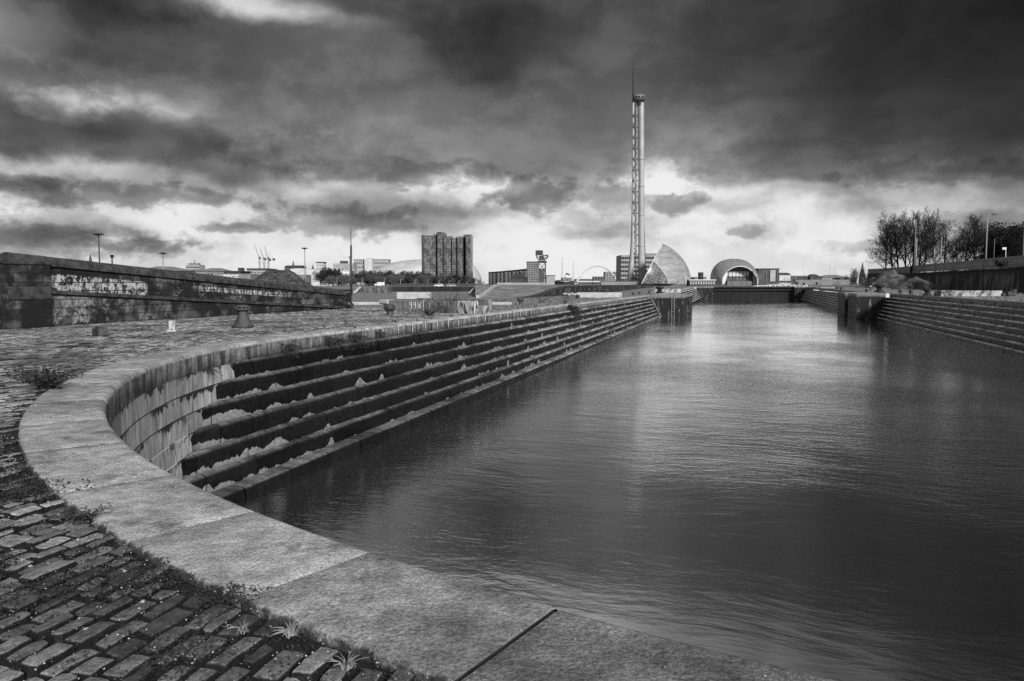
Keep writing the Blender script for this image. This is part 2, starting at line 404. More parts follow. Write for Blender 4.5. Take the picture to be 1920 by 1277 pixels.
def make_altar(name, dark, light, amount, tread):
    def f(t):
        uv = t.uv(); U, V, _ = t.sep(uv); v = t.obj()               # U metres along, V 0 at the back of the tread, 1 at the foot of the riser
        rnd = t.attr('lev')
        uu = t.add(U, t.mul(rnd, 37.0))
        lo = t.noise(t.comb(uu, t.mul(rnd, 9), 0), .42, 2, .5)
        hi = t.noise(t.comb(uu, t.mul(rnd, 5), 3), 1.9, 4, .62)
        jd = t.m('ABSOLUTE', t.add(t.m('FRACT', t.m('DIVIDE', t.add(U, t.mul(rnd, 3.1)), 1.9)), -.5))
        sp1 = t.mul(t.rng(jd, .24, .0, 0, 1, False), t.rng(t.noise(t.comb(uu, t.mul(rnd, 21), 9), .43, 1), .56, .70))
        jd2 = t.m('ABSOLUTE', t.add(t.m('FRACT', t.m('DIVIDE', uu, 4.7)), -.5))
        sp2 = t.mul(t.rng(jd2, .05, .012, 0, 1, False), t.rng(t.noise(t.comb(uu, t.mul(rnd, 17), 4), .31, 1), .52, .68))
        th = t.add(t.mul(t.add(lo, -.5), 1.5), t.mul(t.add(hi, -.5), 1.1))
        th = t.add(t.add(th, amount), t.mul(t.rng(U, 20, 13), .42))
        th = t.m('MAXIMUM', th, t.mul(t.m('MAXIMUM', sp1, sp2), t.add(.55, t.mul(t.add(hi, -.5), 1.2))))
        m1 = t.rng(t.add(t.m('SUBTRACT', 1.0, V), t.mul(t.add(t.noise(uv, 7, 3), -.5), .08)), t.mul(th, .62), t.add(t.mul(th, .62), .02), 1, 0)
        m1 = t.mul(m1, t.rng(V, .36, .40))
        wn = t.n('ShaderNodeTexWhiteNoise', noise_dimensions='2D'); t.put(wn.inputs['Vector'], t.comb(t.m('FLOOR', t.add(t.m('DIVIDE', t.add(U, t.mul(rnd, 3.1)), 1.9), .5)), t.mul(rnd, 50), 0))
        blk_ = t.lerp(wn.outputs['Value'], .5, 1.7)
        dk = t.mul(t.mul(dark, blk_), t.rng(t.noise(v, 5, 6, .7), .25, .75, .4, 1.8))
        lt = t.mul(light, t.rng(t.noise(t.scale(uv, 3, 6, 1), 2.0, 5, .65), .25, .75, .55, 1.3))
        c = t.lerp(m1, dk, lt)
        tr = t.rng(V, t.rng(U, 25, 50, .34, .375), t.rng(U, 25, 50, .22, .34))  # pale tread tone runs on over the nose, painting its sky highlight
        tread_hl = t.mul(t.mul(tread, t.rng(t.noise(v, 6, 6, .7), .25, .75, .35, 1.6)), t.rng(t.noise(t.comb(uu, t.mul(rnd, 3), 1), .55, 5, .7), .35, .65, .25, 1.3))
        tread_hl = t.mul(tread_hl, t.rng(U, 22, 60, 1.0, 1.9 if tread < .2 else 1.0)); c = t.lerp(tr, c, tread_hl)
        lime = t.mul(t.rng(V, .962, .985), t.rng(t.noise(t.comb(uu, 2, 0), 1.1, 4, .6), .48, .60))
        c = t.lerp(t.mul(lime, .85), c, .50)
        js = t.m('ABSOLUTE', t.add(t.m('FRACT', t.m('DIVIDE', t.add(U, t.mul(rnd, 3.1)), 1.9)), -.5))
        c = t.mul(c, t.lerp(t.rng(js, .016, .005), 1, .12))
        setc(t, c)
        t.put(t.b.inputs['Roughness'], t.lerp(m1, t.rng(t.noise(v, 9, 4), .3, .7, .30, .55), .8))
        t.b.inputs['Specular IOR Level'].default_value = .34
        bump(t, t.add(t.mul(t.noise(v, 22, 5, .7), .6), t.add(t.mul(t.noise(v, 3, 3), .7), t.mul(m1, -.25))), .55, .03)
    return mat(name, f)
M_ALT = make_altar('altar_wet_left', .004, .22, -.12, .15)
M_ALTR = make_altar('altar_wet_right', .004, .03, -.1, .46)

def f_sett(t):
    v = t.pos(); r = t.attr('rnd')
    c = t.lerp(t.m('POWER', r, 1.3), .08, .28)
    c = t.mul(c, t.rng(t.noise(v, 14, 5, .7), .25, .75, .5, 1.5))
    c = t.mul(c, t.rng(t.noise(v, .45, 3, .6), .35, .65, .45, 1.25))
    c = t.mul(c, t.rng(t.noise(v, 90, 2, .6), .3, .7, .75, 1.25))
    far = t.rng(t.v('LENGTH', t.v('SUBTRACT', v, (-1.0, 1.0, 0))), 3, 17)      # dry, worn pale further from the mossy head
    c = t.mul(c, t.lerp(far, .95, 1.5))
    wh = t.rng(t.noise(v, 38, 3, .6), .72, .76)
    c = t.lerp(t.mul(wh, .7), c, .5)
    c = t.lerp(t.rng(t.add(t.attr('dirt'), t.mul(t.add(t.noise(v, 30, 4, .7), -.5), .7)), .25, .8), c, .014)   # mud caked on the stone sides
    setc(t, c); t.put(t.b.inputs['Roughness'], t.rng(t.noise(v, 6, 3), .3, .7, .42, .75)); t.b.inputs['Specular IOR Level'].default_value = .35
    bump(t, t.add(t.noise(v, 20, 5, .7), t.mul(t.noise(v, 70, 3, .6), .4)), .7, .014)
M_SETT = mat('granite_setts', f_sett)

def f_ground(t):
    v = t.pos(); x, y, z = t.sep(v)
    br = t.n('ShaderNodeTexBrick'); br.offset = .5
    t.put(br.inputs['Vector'], t.comb(y, x, 0)); br.inputs['Scale'].default_value = 1
    br.inputs['Brick Width'].default_value = .25; br.inputs['Row Height'].default_value = .13; br.inputs['Mortar Size'].default_value = .014
    br.inputs['Color1'].default_value = (.12,) * 3 + (1,); br.inputs['Color2'].default_value = (.34,) * 3 + (1,); br.inputs['Mortar'].default_value = (.03,) * 3 + (1,)
    bwn = t.n('ShaderNodeRGBToBW'); t.L.new(br.outputs['Color'], bwn.inputs[0])
    n = t.noise(v, .35, 6, .65); n2 = t.noise(t.scale(v, 1, .35, 1), 1.6, 6, .7)
    st = t.mul(bwn.outputs[0], t.rng(n2, .3, .7, .5, 1.5))
    dirt = t.mul(.20, t.rng(t.noise(v, 12, 6, .7), .2, .8, .3, 1.9))
    c = t.lerp(t.rng(t.add(n, t.mul(n2, .5)), .66, .86), st, dirt)
    near = t.rng(t.v('LENGTH', v), 9, 20)
    c = t.lerp(near, t.mul(.012, t.rng(t.noise(v, 40, 5, .8), .25, .75, .3, 2.0)), c)
    c = t.lerp(t.mul(t.mul(t.rng(y, 47.0, 46.7), t.rng(x, -25.4, -25.2)), t.rng(x, -13, -13.4)), c, .045)
    setc(t, c)
    bump(t, t.add(t.noise(v, 30, 4, .7), t.mul(br.outputs['Fac'], -1)), .6, .02)
M_GROUND = mat('quay_ground', f_ground)

def f_water(t):
    v = t.pos()
    setc(t, .06)
    t.b.inputs['Roughness'].default_value = .07; t.b.inputs['IOR'].default_value = 2.3; t.b.inputs['Specular IOR Level'].default_value = .6
    vv = t.v('ADD', v, t.v('MULTIPLY', t.comb(t.noise(v, .12, 2), t.noise(t.v('ADD', v, (5, 5, 5)), .12, 2), 0), (3, 3, 0)))
    w1 = t.noise(t.scale(vv, .55, 1.35, 1), .55, 3, .5, .4)
    w2 = t.noise(t.scale(vv, .7, 1.9, 1), 1.9, 3, .55, .3)
    w3 = t.noise(t.scale(vv, .8, 1.7, 1), 6.5, 4, .62)
    patch = t.mul(t.rng(t.noise(t.scale(v, 1, .7, 1), .06, 3, .6), .40, .60, .30, 1.0), t.m('MULTIPLY', t.rng(t.sep(v)[1], 6, 24, .42, 1.0), t.rng(t.sep(v)[1], 30, 80, 1.0, .55)))       # cat's paws
    h = t.add(t.mul(w1, t.rng(t.sep(v)[1], 8, 40, .30, .42)), t.add(t.mul(t.mul(w2, patch), .50), t.mul(t.mul(w3, patch), .22)))
    nrm = bump(t, h, .20, .25)
    gl = t.n('ShaderNodeBsdfGlossy'); gl.inputs['Color'].default_value = (.97, .97, .97, 1); gl.inputs['Roughness'].default_value = .07; t.L.new(nrm, gl.inputs['Normal'])
    mx = t.n('ShaderNodeMixShader'); mx.inputs[0].default_value = .85; t.L.new(t.b.outputs[0], mx.inputs[1]); t.L.new(gl.outputs[0], mx.inputs[2]); t.L.new(mx.outputs[0], t.out.inputs[0])
M_WATER = mat('dock_water', f_water)

# ------------------------------------------------------------------ ground sheet (one mesh round the dock opening)
g = MB()
path = []
for y in list(np.linspace(Y_END, 22, 60)): path.append((CX - RO, y, -1, 0))
for a in np.linspace(180, 360, 73): path.append((CX + RO * math.cos(R_(a)), CYY + RO * math.sin(R_(a)), math.cos(R_(a)), math.sin(R_(a))))
for y in list(np.linspace(22, Y_END, 60)): path.append((CX + RO, y, 1, 0))
rad = [-.45, .6, 2, 5, 10, 20, 40, 80, 160, 400, 1200, 5000]
g.grid([[(x + nx * r, y + ny * r, gz(x + nx * r, y + ny * r) - .055) for r in rad] for x, y, nx, ny in path])
xs = sorted(set([-5000, -1500, -500, -200, -80, -30, CX - RO + .45, -8, 0, 8, 16, CX + RO - .45, 40, 100, 300, 1200, 5000]))
g.grid([[(x, y, gz(x, y) - .045) for x in xs] for y in [Y_END, 256, 262, 300, 400, 700, 1500, 4000, 12000]])
tag(g.build('ground', M_GROUND), kind='structure')
wm = MB(); wm.grid([[(x, y, WATER) for x in np.linspace(-13.6, 21.8, 5)] for y in np.linspace(2.3, Y_END + 2, 12)])
tag(wm.build('water', M_WATER), kind='structure')

# ------------------------------------------------------------------ setts as real stones near the camera
def make_setts():
    V, Fc, RN, DT, i0 = [], [], [], [], 0
    x = -25.4
    while x < 7.5:
        roww = .102 + .050 * rng.random()
        y = -1.2 - rng.random() * .3
        while y < 47:
            L = .15 + .16 * rng.random()
            xc, yc = x + roww / 2, y + L / 2
            dpt = -xc * SY + yc * CY; lat = xc * CY + yc * SY
            rr = math.hypot(xc - CX, yc - CYY)
            ok = dpt > .6 and abs(lat) < dpt * .80 + 1.2
            ok = ok and ((yc < CYY and rr > RO + .05) or (yc >= CYY and xc < CX - RO - .06))
            if xc < -24.9 and yc < 45.5: ok = False
            if ok:
                mossy = h2(xc, yc, .55) + .5 * h2(xc + 9, yc, 1.7)
                if mossy > .52 and rng.random() < .7: ok = rng.random() < .25
            if ok:
                gap = .026 + .020 * rng.random()
                hx, hy = roww / 2 - gap / 2, L / 2 - gap / 2
                z = gz(xc, yc) - .012 + rng.uniform(-.016, .012) + .012 * h2(xc, yc, .8) - .02 * max(0, mossy)
                tx, ty = rng.uniform(-.05, .05), rng.uniform(-.03, .03); an = rng.uniform(-.05, .05)
                ca, sa = math.cos(an), math.sin(an)
                wv = .05 * h2(xc * .3, yc * .12, 1.0)
                if dpt < 9:
                    nx_, ny_ = (5, 8) if dpt < 5.5 else (4, 5)
                    us = np.array([-1, -.84, -.0, .84, 1]) if nx_ == 5 else np.array([-1, -.8, .8, 1])
                    vs_ = np.array([-1, -.92, -.5, -.15, .2, .55, .92, 1]) if ny_ == 8 else np.array([-1, -.9, 0, .9, 1])
                    cj = [(rng.uniform(-.012, .006), rng.uniform(-.016, .006)) for _ in range(4)]
                    for b in vs_:
                        for a in us:
                            e = max(abs(a), abs(b)); q = (0 if a < 0 else 1) + (0 if b < 0 else 2)
                            X = a * (hx + cj[q][0] * abs(a) * abs(b) * 1.0); Y = b * (hy + cj[q][1] * abs(a) * abs(b))
                            rim = -.010 * (max(abs(a), .0) > .99 or abs(b) > .99) - .002 * a * a - .002 * b * b
                            zz = z + tx * X + ty * Y + rim + .007 * mnoise.noise(Vector(((xc + X) * 17, (yc + Y) * 17, 1.3)))
                            X += .006 * mnoise.noise(Vector(((xc + X) * 21, (yc + Y) * 21, 5.3)))
                            V.append((xc + wv + X * ca - Y * sa, yc + X * sa + Y * ca, zz)); DT.append(.85 if e > .99 else 0)
                    for b in range(len(vs_) - 1):
                        for a in range(len(us) - 1):
                            o = i0 + b * len(us) + a; Fc.append((o, o + 1, o + 1 + len(us), o + len(us)))
                    n_ = len(us) * len(vs_)
                    ringi = [i for i in range(len(us))] + [len(us) * k + len(us) - 1 for k in range(1, len(vs_))] + \
                            [len(us) * (len(vs_) - 1) + i for i in reversed(range(len(us) - 1))] + [len(us) * k for k in reversed(range(1, len(vs_) - 1))]
                    for i in ringi:
                        p = V[i0 + i]; V.append((p[0], p[1], p[2] - .06)); DT.append(1)
                    for k in range(len(ringi)):
                        k2 = (k + 1) % len(ringi)
                        Fc.append((i0 + ringi[k2], i0 + ringi[k], i0 + n_ + k, i0 + n_ + k2))
                    rv = rng.random(); RN += [rv] * (n_ + len(ringi)); i0 += n_ + len(ringi)
                else:
                    for ins, dzz, dd_ in ((0, -.06, 1), (0, -.012, .7), (.014, 0, 0)):
                        for sx, sy in ((-1, -1), (1, -1), (1, 1), (-1, 1)):
                            X, Y = sx * (hx - ins), sy * (hy - ins)
                            V.append((xc + wv + X * ca - Y * sa, yc + X * sa + Y * ca, z + dzz + tx * X + ty * Y)); DT.append(dd_)
                    for k in (0, 4):
                        for j in range(4):
                            j2 = (j + 1) % 4; Fc.append((i0 + k + j, i0 + k + j2, i0 + k + 4 + j2, i0 + k + 4 + j))
                    Fc.append((i0 + 8, i0 + 9, i0 + 10, i0 + 11))
                    rv = rng.random(); RN += [rv] * 12; i0 += 12
            y += L
        x += roww
    me = bpy.data.meshes.new('cobbles'); me.from_pydata(V, [], Fc)
    at_ = me.attributes.new('rnd', 'FLOAT', 'POINT'); at_.data.foreach_set('value', np.array(RN, dtype=np.float32))
    a2_ = me.attributes.new('dirt', 'FLOAT', 'POINT'); a2_.data.foreach_set('value', np.array(DT, dtype=np.float32))
    me.materials.append(M_SETT); me.update()
    o = bpy.data.objects.new('pavement', me); col.objects.link(o); tag(o, kind='structure')
make_setts()

# ------------------------------------------------------------------ the dock walls
LNOSE = [(-12.60, -.45), (-12.37, -.88), (-12.15, -1.34), (-11.93, -1.82), (-11.71, -2.28), (-11.50, -2.76), (-11.02, -3.22)]
RNOSE = [(20.97, -.30), (20.76, -.76), (20.55, -1.23), (20.35, -1.71), (20.15, -2.20), (19.95, -2.70), (19.58, -3.20)]
def lslope(y): return -.0022 * max(0, y - 20) if y < 130 else -.242
def lev_attr(o, v):
    a = o.data.attributes.new('lev', 'FLOAT', 'POINT'); a.data.foreach_set('value', np.full(len(o.data.vertices), v, dtype=np.float32))
def altar(noses, k, xw, y0, y1, side, slope, m, parent, zc, seed, circle=False, step=.5):
    """one long step: tread, rounded nose and riser; side +1 when the water lies at +X"""
    xn, zt = noses[k]
    zb = noses[k + 1][1] - .03 if k + 1 < len(noses) else zt - .8
    xb = (noses[k - 1][0] - side * .03) if k else xw - side * .03
    r = .18 if k < len(noses) - 1 else .11
    prof = [(xb, zt - .005, 0), (xn - side * r, zt, .2)]
    for q in (22, 45, 67, 90): prof.append((xn - side * r + side * r * math.sin(R_(q)), zt - r + r * math.cos(R_(q)), .2 + .2 * q / 90))
    prof += [(xn - side * .02, (zt + zb) / 2, .72), (xn - side * .03, zb, 1.0)]
    mb = MB(); L = 1.9; y = y0 - 6; j = 0
    ro = random.Random(seed * 31 + k)
    ph = ro.random() * 1.9
    cuts = [y0 - 6] + [c for c in np.arange(y0 - 6 + ph, y1, L)] + [y1]
    for a, b in zip(cuts[:-1], cuts[1:]):
        if b - a < .02: continue
        jx, jz = ro.uniform(-.010, .010), ro.uniform(-.010, .010)
        n = max(1, int((b - a) / step)); rows, uvs = [], []
        for i in range(n + 1):
            yy = a + .002 + (b - a - .004) * i / n
            rw, uw = [], []
            for px_, pz_, pv in prof:
                ye = yy
                if circle:
                    d2 = RR ** 2 - (px_ - CX) ** 2
                    yst = CYY - math.sqrt(max(0, d2)) - .02
                    ye = max(yy, yst)
                ye = max(ye, y0) if not circle else ye
                wob = .012 * mnoise.noise(Vector((ye * .9, k * 3.1, seed)))
                rw.append((px_ + (jx + wob) * (pv > .1), ye, pz_ + slope(ye) + (jz + wob * .6) * (pv > .1))); uw.append((ye, pv))
            rows.append(rw); uvs.append(uw)
        if rows[-1][-1][1] - rows[0][-1][1] < .01 and rows[-1][0][1] - rows[0][0][1] < .01: continue
        if side < 0: rows = rows[::-1]; uvs = uvs[::-1]
        mb.grid(rows, uvs)
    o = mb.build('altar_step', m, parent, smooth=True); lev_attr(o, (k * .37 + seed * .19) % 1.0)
    return o

def coping_strip(parent, pts, cuts, M, face_h=.47, depth=None):
    """pts: function s -> (x, y, z, nx, ny) inner edge with outward (landward) normal; cuts: joints along s. Separate stones with fine gaps"""
    mb = MB(); r = .085; wd = RO - RR; tones = []
    for a, b in zip(cuts[:-1], cuts[1:]):
        n = max(2, int((b - a) / .22)) + 2; rows, uvs = [], []
        dz = rng.uniform(-.006, .006); gp = .0055; e_ = .014 / max(.3, b - a); ts = [0, e_] + [k_ / (n - 2) for k_ in range(1, n - 2)] + [1 - e_, 1]
        for i in range(n + 1):
            s = a + gp + (b - a - 2 * gp) * ts[i]
            x, y, z, nx, ny = pts(s); z += dz
            ed = .012 * mnoise.noise(Vector((s * 1.3, 2.2, 1)))
            jn = (-.009 if i in (0, n) else 0) - (.004 * abs(mnoise.noise(Vector((s * 9, 1, 4)))) if i in (1, n - 1) else 0)
            prof = [(wd + ed, -.10, 0), (wd + ed, -.015, .02), (wd - .02 + ed, 0, .05)]
            for q in (.80, .6, .4, .25): prof.append((wd * q, .004 * mnoise.noise(Vector((s * 2, q * 4, 7))), 1 - q * .95))
            prof.append((r, 0, .9))
            for q in (25, 50, 70, 90): prof.append((r - r * math.sin(R_(q)), -r + r * math.cos(R_(q)), .9 + .12 * q / 90))
            prof += [(0, -.2, 1.3), (0, -face_h, 1.6), (.08, -face_h - .01, 1.6)]
            rows.append([(x + nx * o_, y + ny * o_, z + h_ + (jn if v_ < 1 else 0)) for o_, h_, v_ in prof]); uvs.append([(s, v_) for o_, h_, v_ in prof])
        mb.grid(rows, uvs); tones += [rng.random()] * (len(rows) * len(rows[0]))
    bd = MB(); rows = []
    n = max(2, int((cuts[-1] - cuts[0]) / .5))
    for i in range(n + 1):
        x, y, z, nx, ny = pts(cuts[0] + (cuts[-1] - cuts[0]) * i / n)
        rows.append([(x + nx * o_, y + ny * o_, z + h_) for o_, h_ in ((wd - .03, -.3), (wd - .03, -.026), (.09, -.026), (.022, -.10), (.022, -face_h - .02))])
    bd.grid(rows); bd.build('mortar_bed', plain('mortar_dark', .03, .06, 8), parent)
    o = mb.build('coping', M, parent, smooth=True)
    at_ = o.data.attributes.new('lev', 'FLOAT', 'POINT'); at_.data.foreach_set('value', np.array(tones, dtype=np.float32)); return o

# --- left and head wall, one continuous stone wall up to the gate pier
dwl = thing('dock_wall', 'long stepped stone dock wall with curved head and pale granite coping in the foreground', 'dock wall', (XL, CYY, 0))
ARC = math.pi * RR
def pl(s):
    # s: 0 at the start of the left straight (y = CYY), positive towards the gate, negative round the head
    if s >= 0: return (XL, CYY + s, gz(XL, CYY + s), -1, 0)
    if s >= -ARC:
        a = math.pi - s / RR
        return (CX + RR * math.cos(a), CYY + RR * math.sin(a), gz(CX + RR * math.cos(a), CYY + RR * math.sin(a)), math.cos(a), math.sin(a))
    yy = CYY + (-s - ARC); return (XR, yy, gz(XR, yy), 1, 0)
angs = [-143.9, -137.2, -131.3, -126.1, -120.4, -115.5, -111.25, -106.8]
hc = [-(math.pi + R_(a)) * RR for a in angs]           # negative s
cuts = [-ARC - 98.6]
s = -ARC - 98.6
while s < min(hc) - 2.0: s += 1.25 + .55 * rng.random(); cuts.append(s)
cuts[-1] = min(hc) - 1.45
cuts += sorted(hc); s = max(hc)
while s < -1.6: s += 1.6 + .3 * rng.random(); cuts.append(s)
cuts[-1] = 0.0
k = 0
while s < 97:
    s = 1.37 * (k + .5) if k else .685; k += 1; cuts.append(s)
cuts = sorted(c for c in set(round(c, 3) for c in cuts) if c < Y_P0 - CYY) + [Y_P0 - CYY]
icut = [c for c in cuts if c > -ARC - 0.01] ; rcut = [c for c in cuts if c <= -ARC]
if abs(icut[0] + ARC) > .05: icut = [-ARC] + icut
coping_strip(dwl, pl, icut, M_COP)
hw = MB(); rows, uvs = [], []
for a in np.linspace(180 - 6, 366, 125):
    x, y = CX + (RR + .01) * math.cos(R_(a)), CYY + (RR + .01) * math.sin(R_(a))
    zz = [-.44, -.8, -1.3, -1.9, -2.5, -3.1, -3.9]
    rows.append([(x, y, z) for z in zz]); uvs.append([(R_(a) * RR, z + .44) for z in zz])
hw.grid(rows, uvs); hw.build('head_wall_face', M_HEAD, dwl, smooth=True)
M_BACK = plain('wall_backing', .006, .012, 2)
def backing(parent, x, y0, y1, z0=-.42, z1=-4.2):
    b = MB(); b.grid([[(x, y, z0), (x, y, z1)] for y in (y0, y1)]); b.build('backing', M_BACK, parent)
backing(dwl, XL - .03, CYY, Y_P0)
for k in range(7): altar(LNOSE, k, XL, 12.0, Y_P0 + .2, 1, lslope, M_ALT, dwl, 0, 1, circle=True)
# --- right wall
dwr = thing('dock_wall', 'dark stepped stone dock wall on the far right side of the basin', 'dock wall', (XR, 60, 0))
rs = [-ARC - 98.6] + [c for c in rcut if c > -ARC - 98.0] + [-ARC]
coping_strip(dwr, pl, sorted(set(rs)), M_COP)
backing(dwr, XR + .03, CYY, Y_P0)
for k in range(7): altar(RNOSE, k, XR, CYY - 2, Y_P0 + .2, -1, lambda y: 0, M_ALTR, dwr, 0, 2)
# --- second chamber beyond the gate
dl2 = thing('dock_wall', 'far stepped dock wall beyond the left gate pier', 'dock wall', (XL, 190, 0))
dr2 = thing('dock_wall', 'far stepped dock wall beyond the right gate pier', 'dock wall', (XR, 190, 0))
def pl2(s): return (XL + .4, s, gz(XL, s) + .02, -1, 0)
def pr2(s): return (XR, -s, gz(XR, -s) + .02, 1, 0)
coping_strip(dl2, pl2, list(np.arange(Y_P1, Y_END - 4.5, 2.7)) + [Y_END - 4], M_COP)
coping_strip(dr2, pr2, [-Y_END + 4] + list(np.arange(-Y_END + 5.2, -Y_P1, 2.7)) + [-Y_P1], M_COP)
backing(dl2, XL + .37, Y_P1, Y_END); backing(dr2, XR + .03, Y_P1, Y_END)
for k in range(7):
    L2 = [(x + .9, z + .22) for x, z in LNOSE]; 
    altar(L2, k, XL + .4, Y_P1 - .2, Y_END - 4, 1, lambda y: -.2 + .5 * sm(y, 138, 250), M_ALTR, dl2, 0, 3, step=3)
    altar(RNOSE, k, XR, Y_P1 - .2, Y_END - 4, -1, lambda y: .12 * sm(y, 138, 250), M_ALTR, dr2, 0, 4, step=3)

# iron studs on the coping
M_IRON = plain('rusty_iron', .02, .05, 12, .55, .4, 30, spec=.4)
sm_ = MB(); sm_.lathe((0, 0, 0), [(.03, -.01), (.045, .0), (.045, .05), (.03, .07), (.0, .075)], 8)
stud0 = None
for k, s in enumerate([4.6, 8.6, 10.2, 12.4, 14.3, 16.6, 19, 21.4, 24.2, 27, 30.2, 33.5, 37, 41, 45.5, 50, 55, 60, 66, 72]):
    x, y, z, nx, ny = pl(s); p = Vector((x + nx * (.62 if k % 2 else .35), y + ny * .4, z))
    if stud0 is None:
        stud0 = sm_.build('stud', M_IRON, None, True); o = stud0
    else: o = stud0.copy(); col.objects.link(o)
    o.parent = dwl; o.location = p - dwl.location

# ------------------------------------------------------------------ gate piers
def f_pier(t):
    v = t.obj(); x, y, z = t.sep(v); vv = t.comb(t.add(x, y), z, 0)
    br = t.n('ShaderNodeTexBrick'); br.offset = .5; t.put(br.inputs['Vector'], vv); br.inputs['Scale'].default_value = 1
    br.inputs['Brick Width'].default_value = 1.3; br.inputs['Row Height'].default_value = .6; br.inputs['Mortar Size'].default_value = .02
    br.inputs['Color1'].default_value = (.025,) * 3 + (1,); br.inputs['Color2'].default_value = (.09,) * 3 + (1,); br.inputs['Mortar'].default_value = (.008,) * 3 + (1,)
    bwn = t.n('ShaderNodeRGBToBW'); t.L.new(br.outputs['Color'], bwn.inputs[0])
    c = t.mul(bwn.outputs[0], t.rng(t.noise(v, 1.5, 5), .3, .7, .5, 1.3))
    wet = t.rng(t.noise(t.scale(v, .9, .9, .30), 1.0, 6, .62, .5), .40, .48)
    c = t.lerp(wet, c, .008)
    runs = t.mul(t.rng(t.noise(t.scale(v, 3, 3, .3), 1.2, 4, .6), .63, .68), t.rng(z, -.3, -1.2))
    c = t.lerp(t.mul(runs, .7), c, .30)
    c = t.lerp(t.rng(z, -.5, -.1), c, t.mul(.30, t.rng(t.noise(v, 4, 5), .3, .7, .6, 1.3)))
    setc(t, c); bump(t, t.noise(v, 8, 5, .7), .5, .04); t.b.inputs['Roughness'].default_value = .6
M_PIER = mat('pier_stone', f_pier)
def pier(label, x0, x1, y0, y1, zt, grp=None, ladder=False, front=None):
    o = thing('gate_pier', label, 'gate pier', ((x0 + x1) / 2, (y0 + y1) / 2, zt), grp)
    b = MB(); b.box(((x0 + x1) / 2, (y0 + y1) / 2, (zt - .18 - 5) / 2), (abs(x1 - x0), y1 - y0, zt - .18 + 5), 0, .08); b.build('pier_body', M_PIER, o)
    b = MB(); b.box(((x0 + x1) / 2, (y0 + y1) / 2, zt - .09), (abs(x1 - x0) + .10, y1 - y0 + .10, .18), 0, .05); b.build('cap_stone', M_CAP, o)
    if ladder:
        xx = x1 - 1.6
        b = MB()
        for dx_ in (-.22, .22): b.tube([(xx + dx_, y0 - .14, -4), (xx + dx_, y0 - .14, zt - .1)], .035, 5)
        for z in np.arange(-3.4, zt - .2, .33): b.tube([(xx - .22, y0 - .14, z), (xx + .22, y0 - .14, z)], .03, 5)
        b.build('ladder', plain('galvanised', .12, .3, 3, .5), o)
    return o
M_CAP = plain('cap_granite', .12, .30, 2.5, .8, .4, 20)
zl = gz(XL, 120); zr_ = .17
pier('dark stone gate pier with a ladder at the end of the left dock wall', XL - .6, -7.55, 118.5, 127.5, zl - .02, ladder=True)
pier('narrow stone gate pier behind the left pier across a groove', XL - .6, -7.3, 130.5, 138, zl + .02)
b = MB(); b.box((-10.5, 129, -2.2), (4.4, 3.2, 4.2)); o = b.build('groove_wall', M_PIER); tag(o, 'dark recessed wall in the groove between the two left gate piers', 'groove wall')
pier('stained stone gate pier with white runs at the end of the right dock wall', 16.95, XR + .6, 118.0, 126.5, zr_ - .02)
pier('narrow stone gate pier behind the right pier across a groove', 16.9, XR + .6, 130, 138, zr_ + .02)
b = MB(); b.box((20.3, 128.2, -2.2), (4.4, 3.6, 4.2)); o = b.build('groove_wall', M_PIER); tag(o, 'dark recessed wall in the groove between the two right gate piers', 'groove wall')
b = MB(); b.tube([(-12.5, 118.1, -.55), (-10.85, 118.1, -3.6)], .06, 4); tag(b.build('stone_stringer', M_CAP), 'pale stone stringer sloping down the side of the left gate pier', 'stringer')

# far sill with the closed caisson
M_CAIS = plain('caisson_steel', .003, .012, .8, .55, .5, 4, streak=True)
ca = thing('caisson', 'dark riveted steel caisson closing the far end of the dock', 'caisson', (5.6, Y_END - 1, .6))
b = MB(); b.box((5.7, Y_END, -2.1), (24.2, 2.4, 4.6)); b.build('gate_plate', M_CAIS, ca)
b = MB(); b.box((5.7, Y_END - .1, .52), (24.4, 3.2, .42)); b.build('deck', plain('deck_steel', .012, .04, 1), ca)
b = MB(); b.box((5.7, Y_END - 1.6, -.35), (24.2, .7, .3)); b.build('walkway_beam', plain('deck_steel', .012, .04), ca)
b = MB()
for x in np.arange(-5.5, 17.5, 1.9): b.tube([(x, Y_END - 1.4, .73), (x, Y_END - 1.4, 1.75)], .03, 4)
b.tube([(-6, Y_END - 1.4, 1.74), (17.4, Y_END - 1.4, 1.74)], .03, 4); b.tube([(-6, Y_END - 1.4, 1.25), (17.4, Y_END - 1.4, 1.25)], .025, 4)
b.build('handrail', plain('rail_grey', .10, .2, 3), ca)
pier('stone pier left of the far steel caisson', -11.9, -6.45, Y_END - 3, Y_END + 6, .62)
pier('stone pier right of the far steel caisson', 17.85, 23.3, Y_END - 3, Y_END + 6, .70)
b = MB(); b.box((5.6, Y_END + 4, -1.6), (24, 6, 4.2)); tag(b.build('quay_fill', M_GROUND), kind='structure')

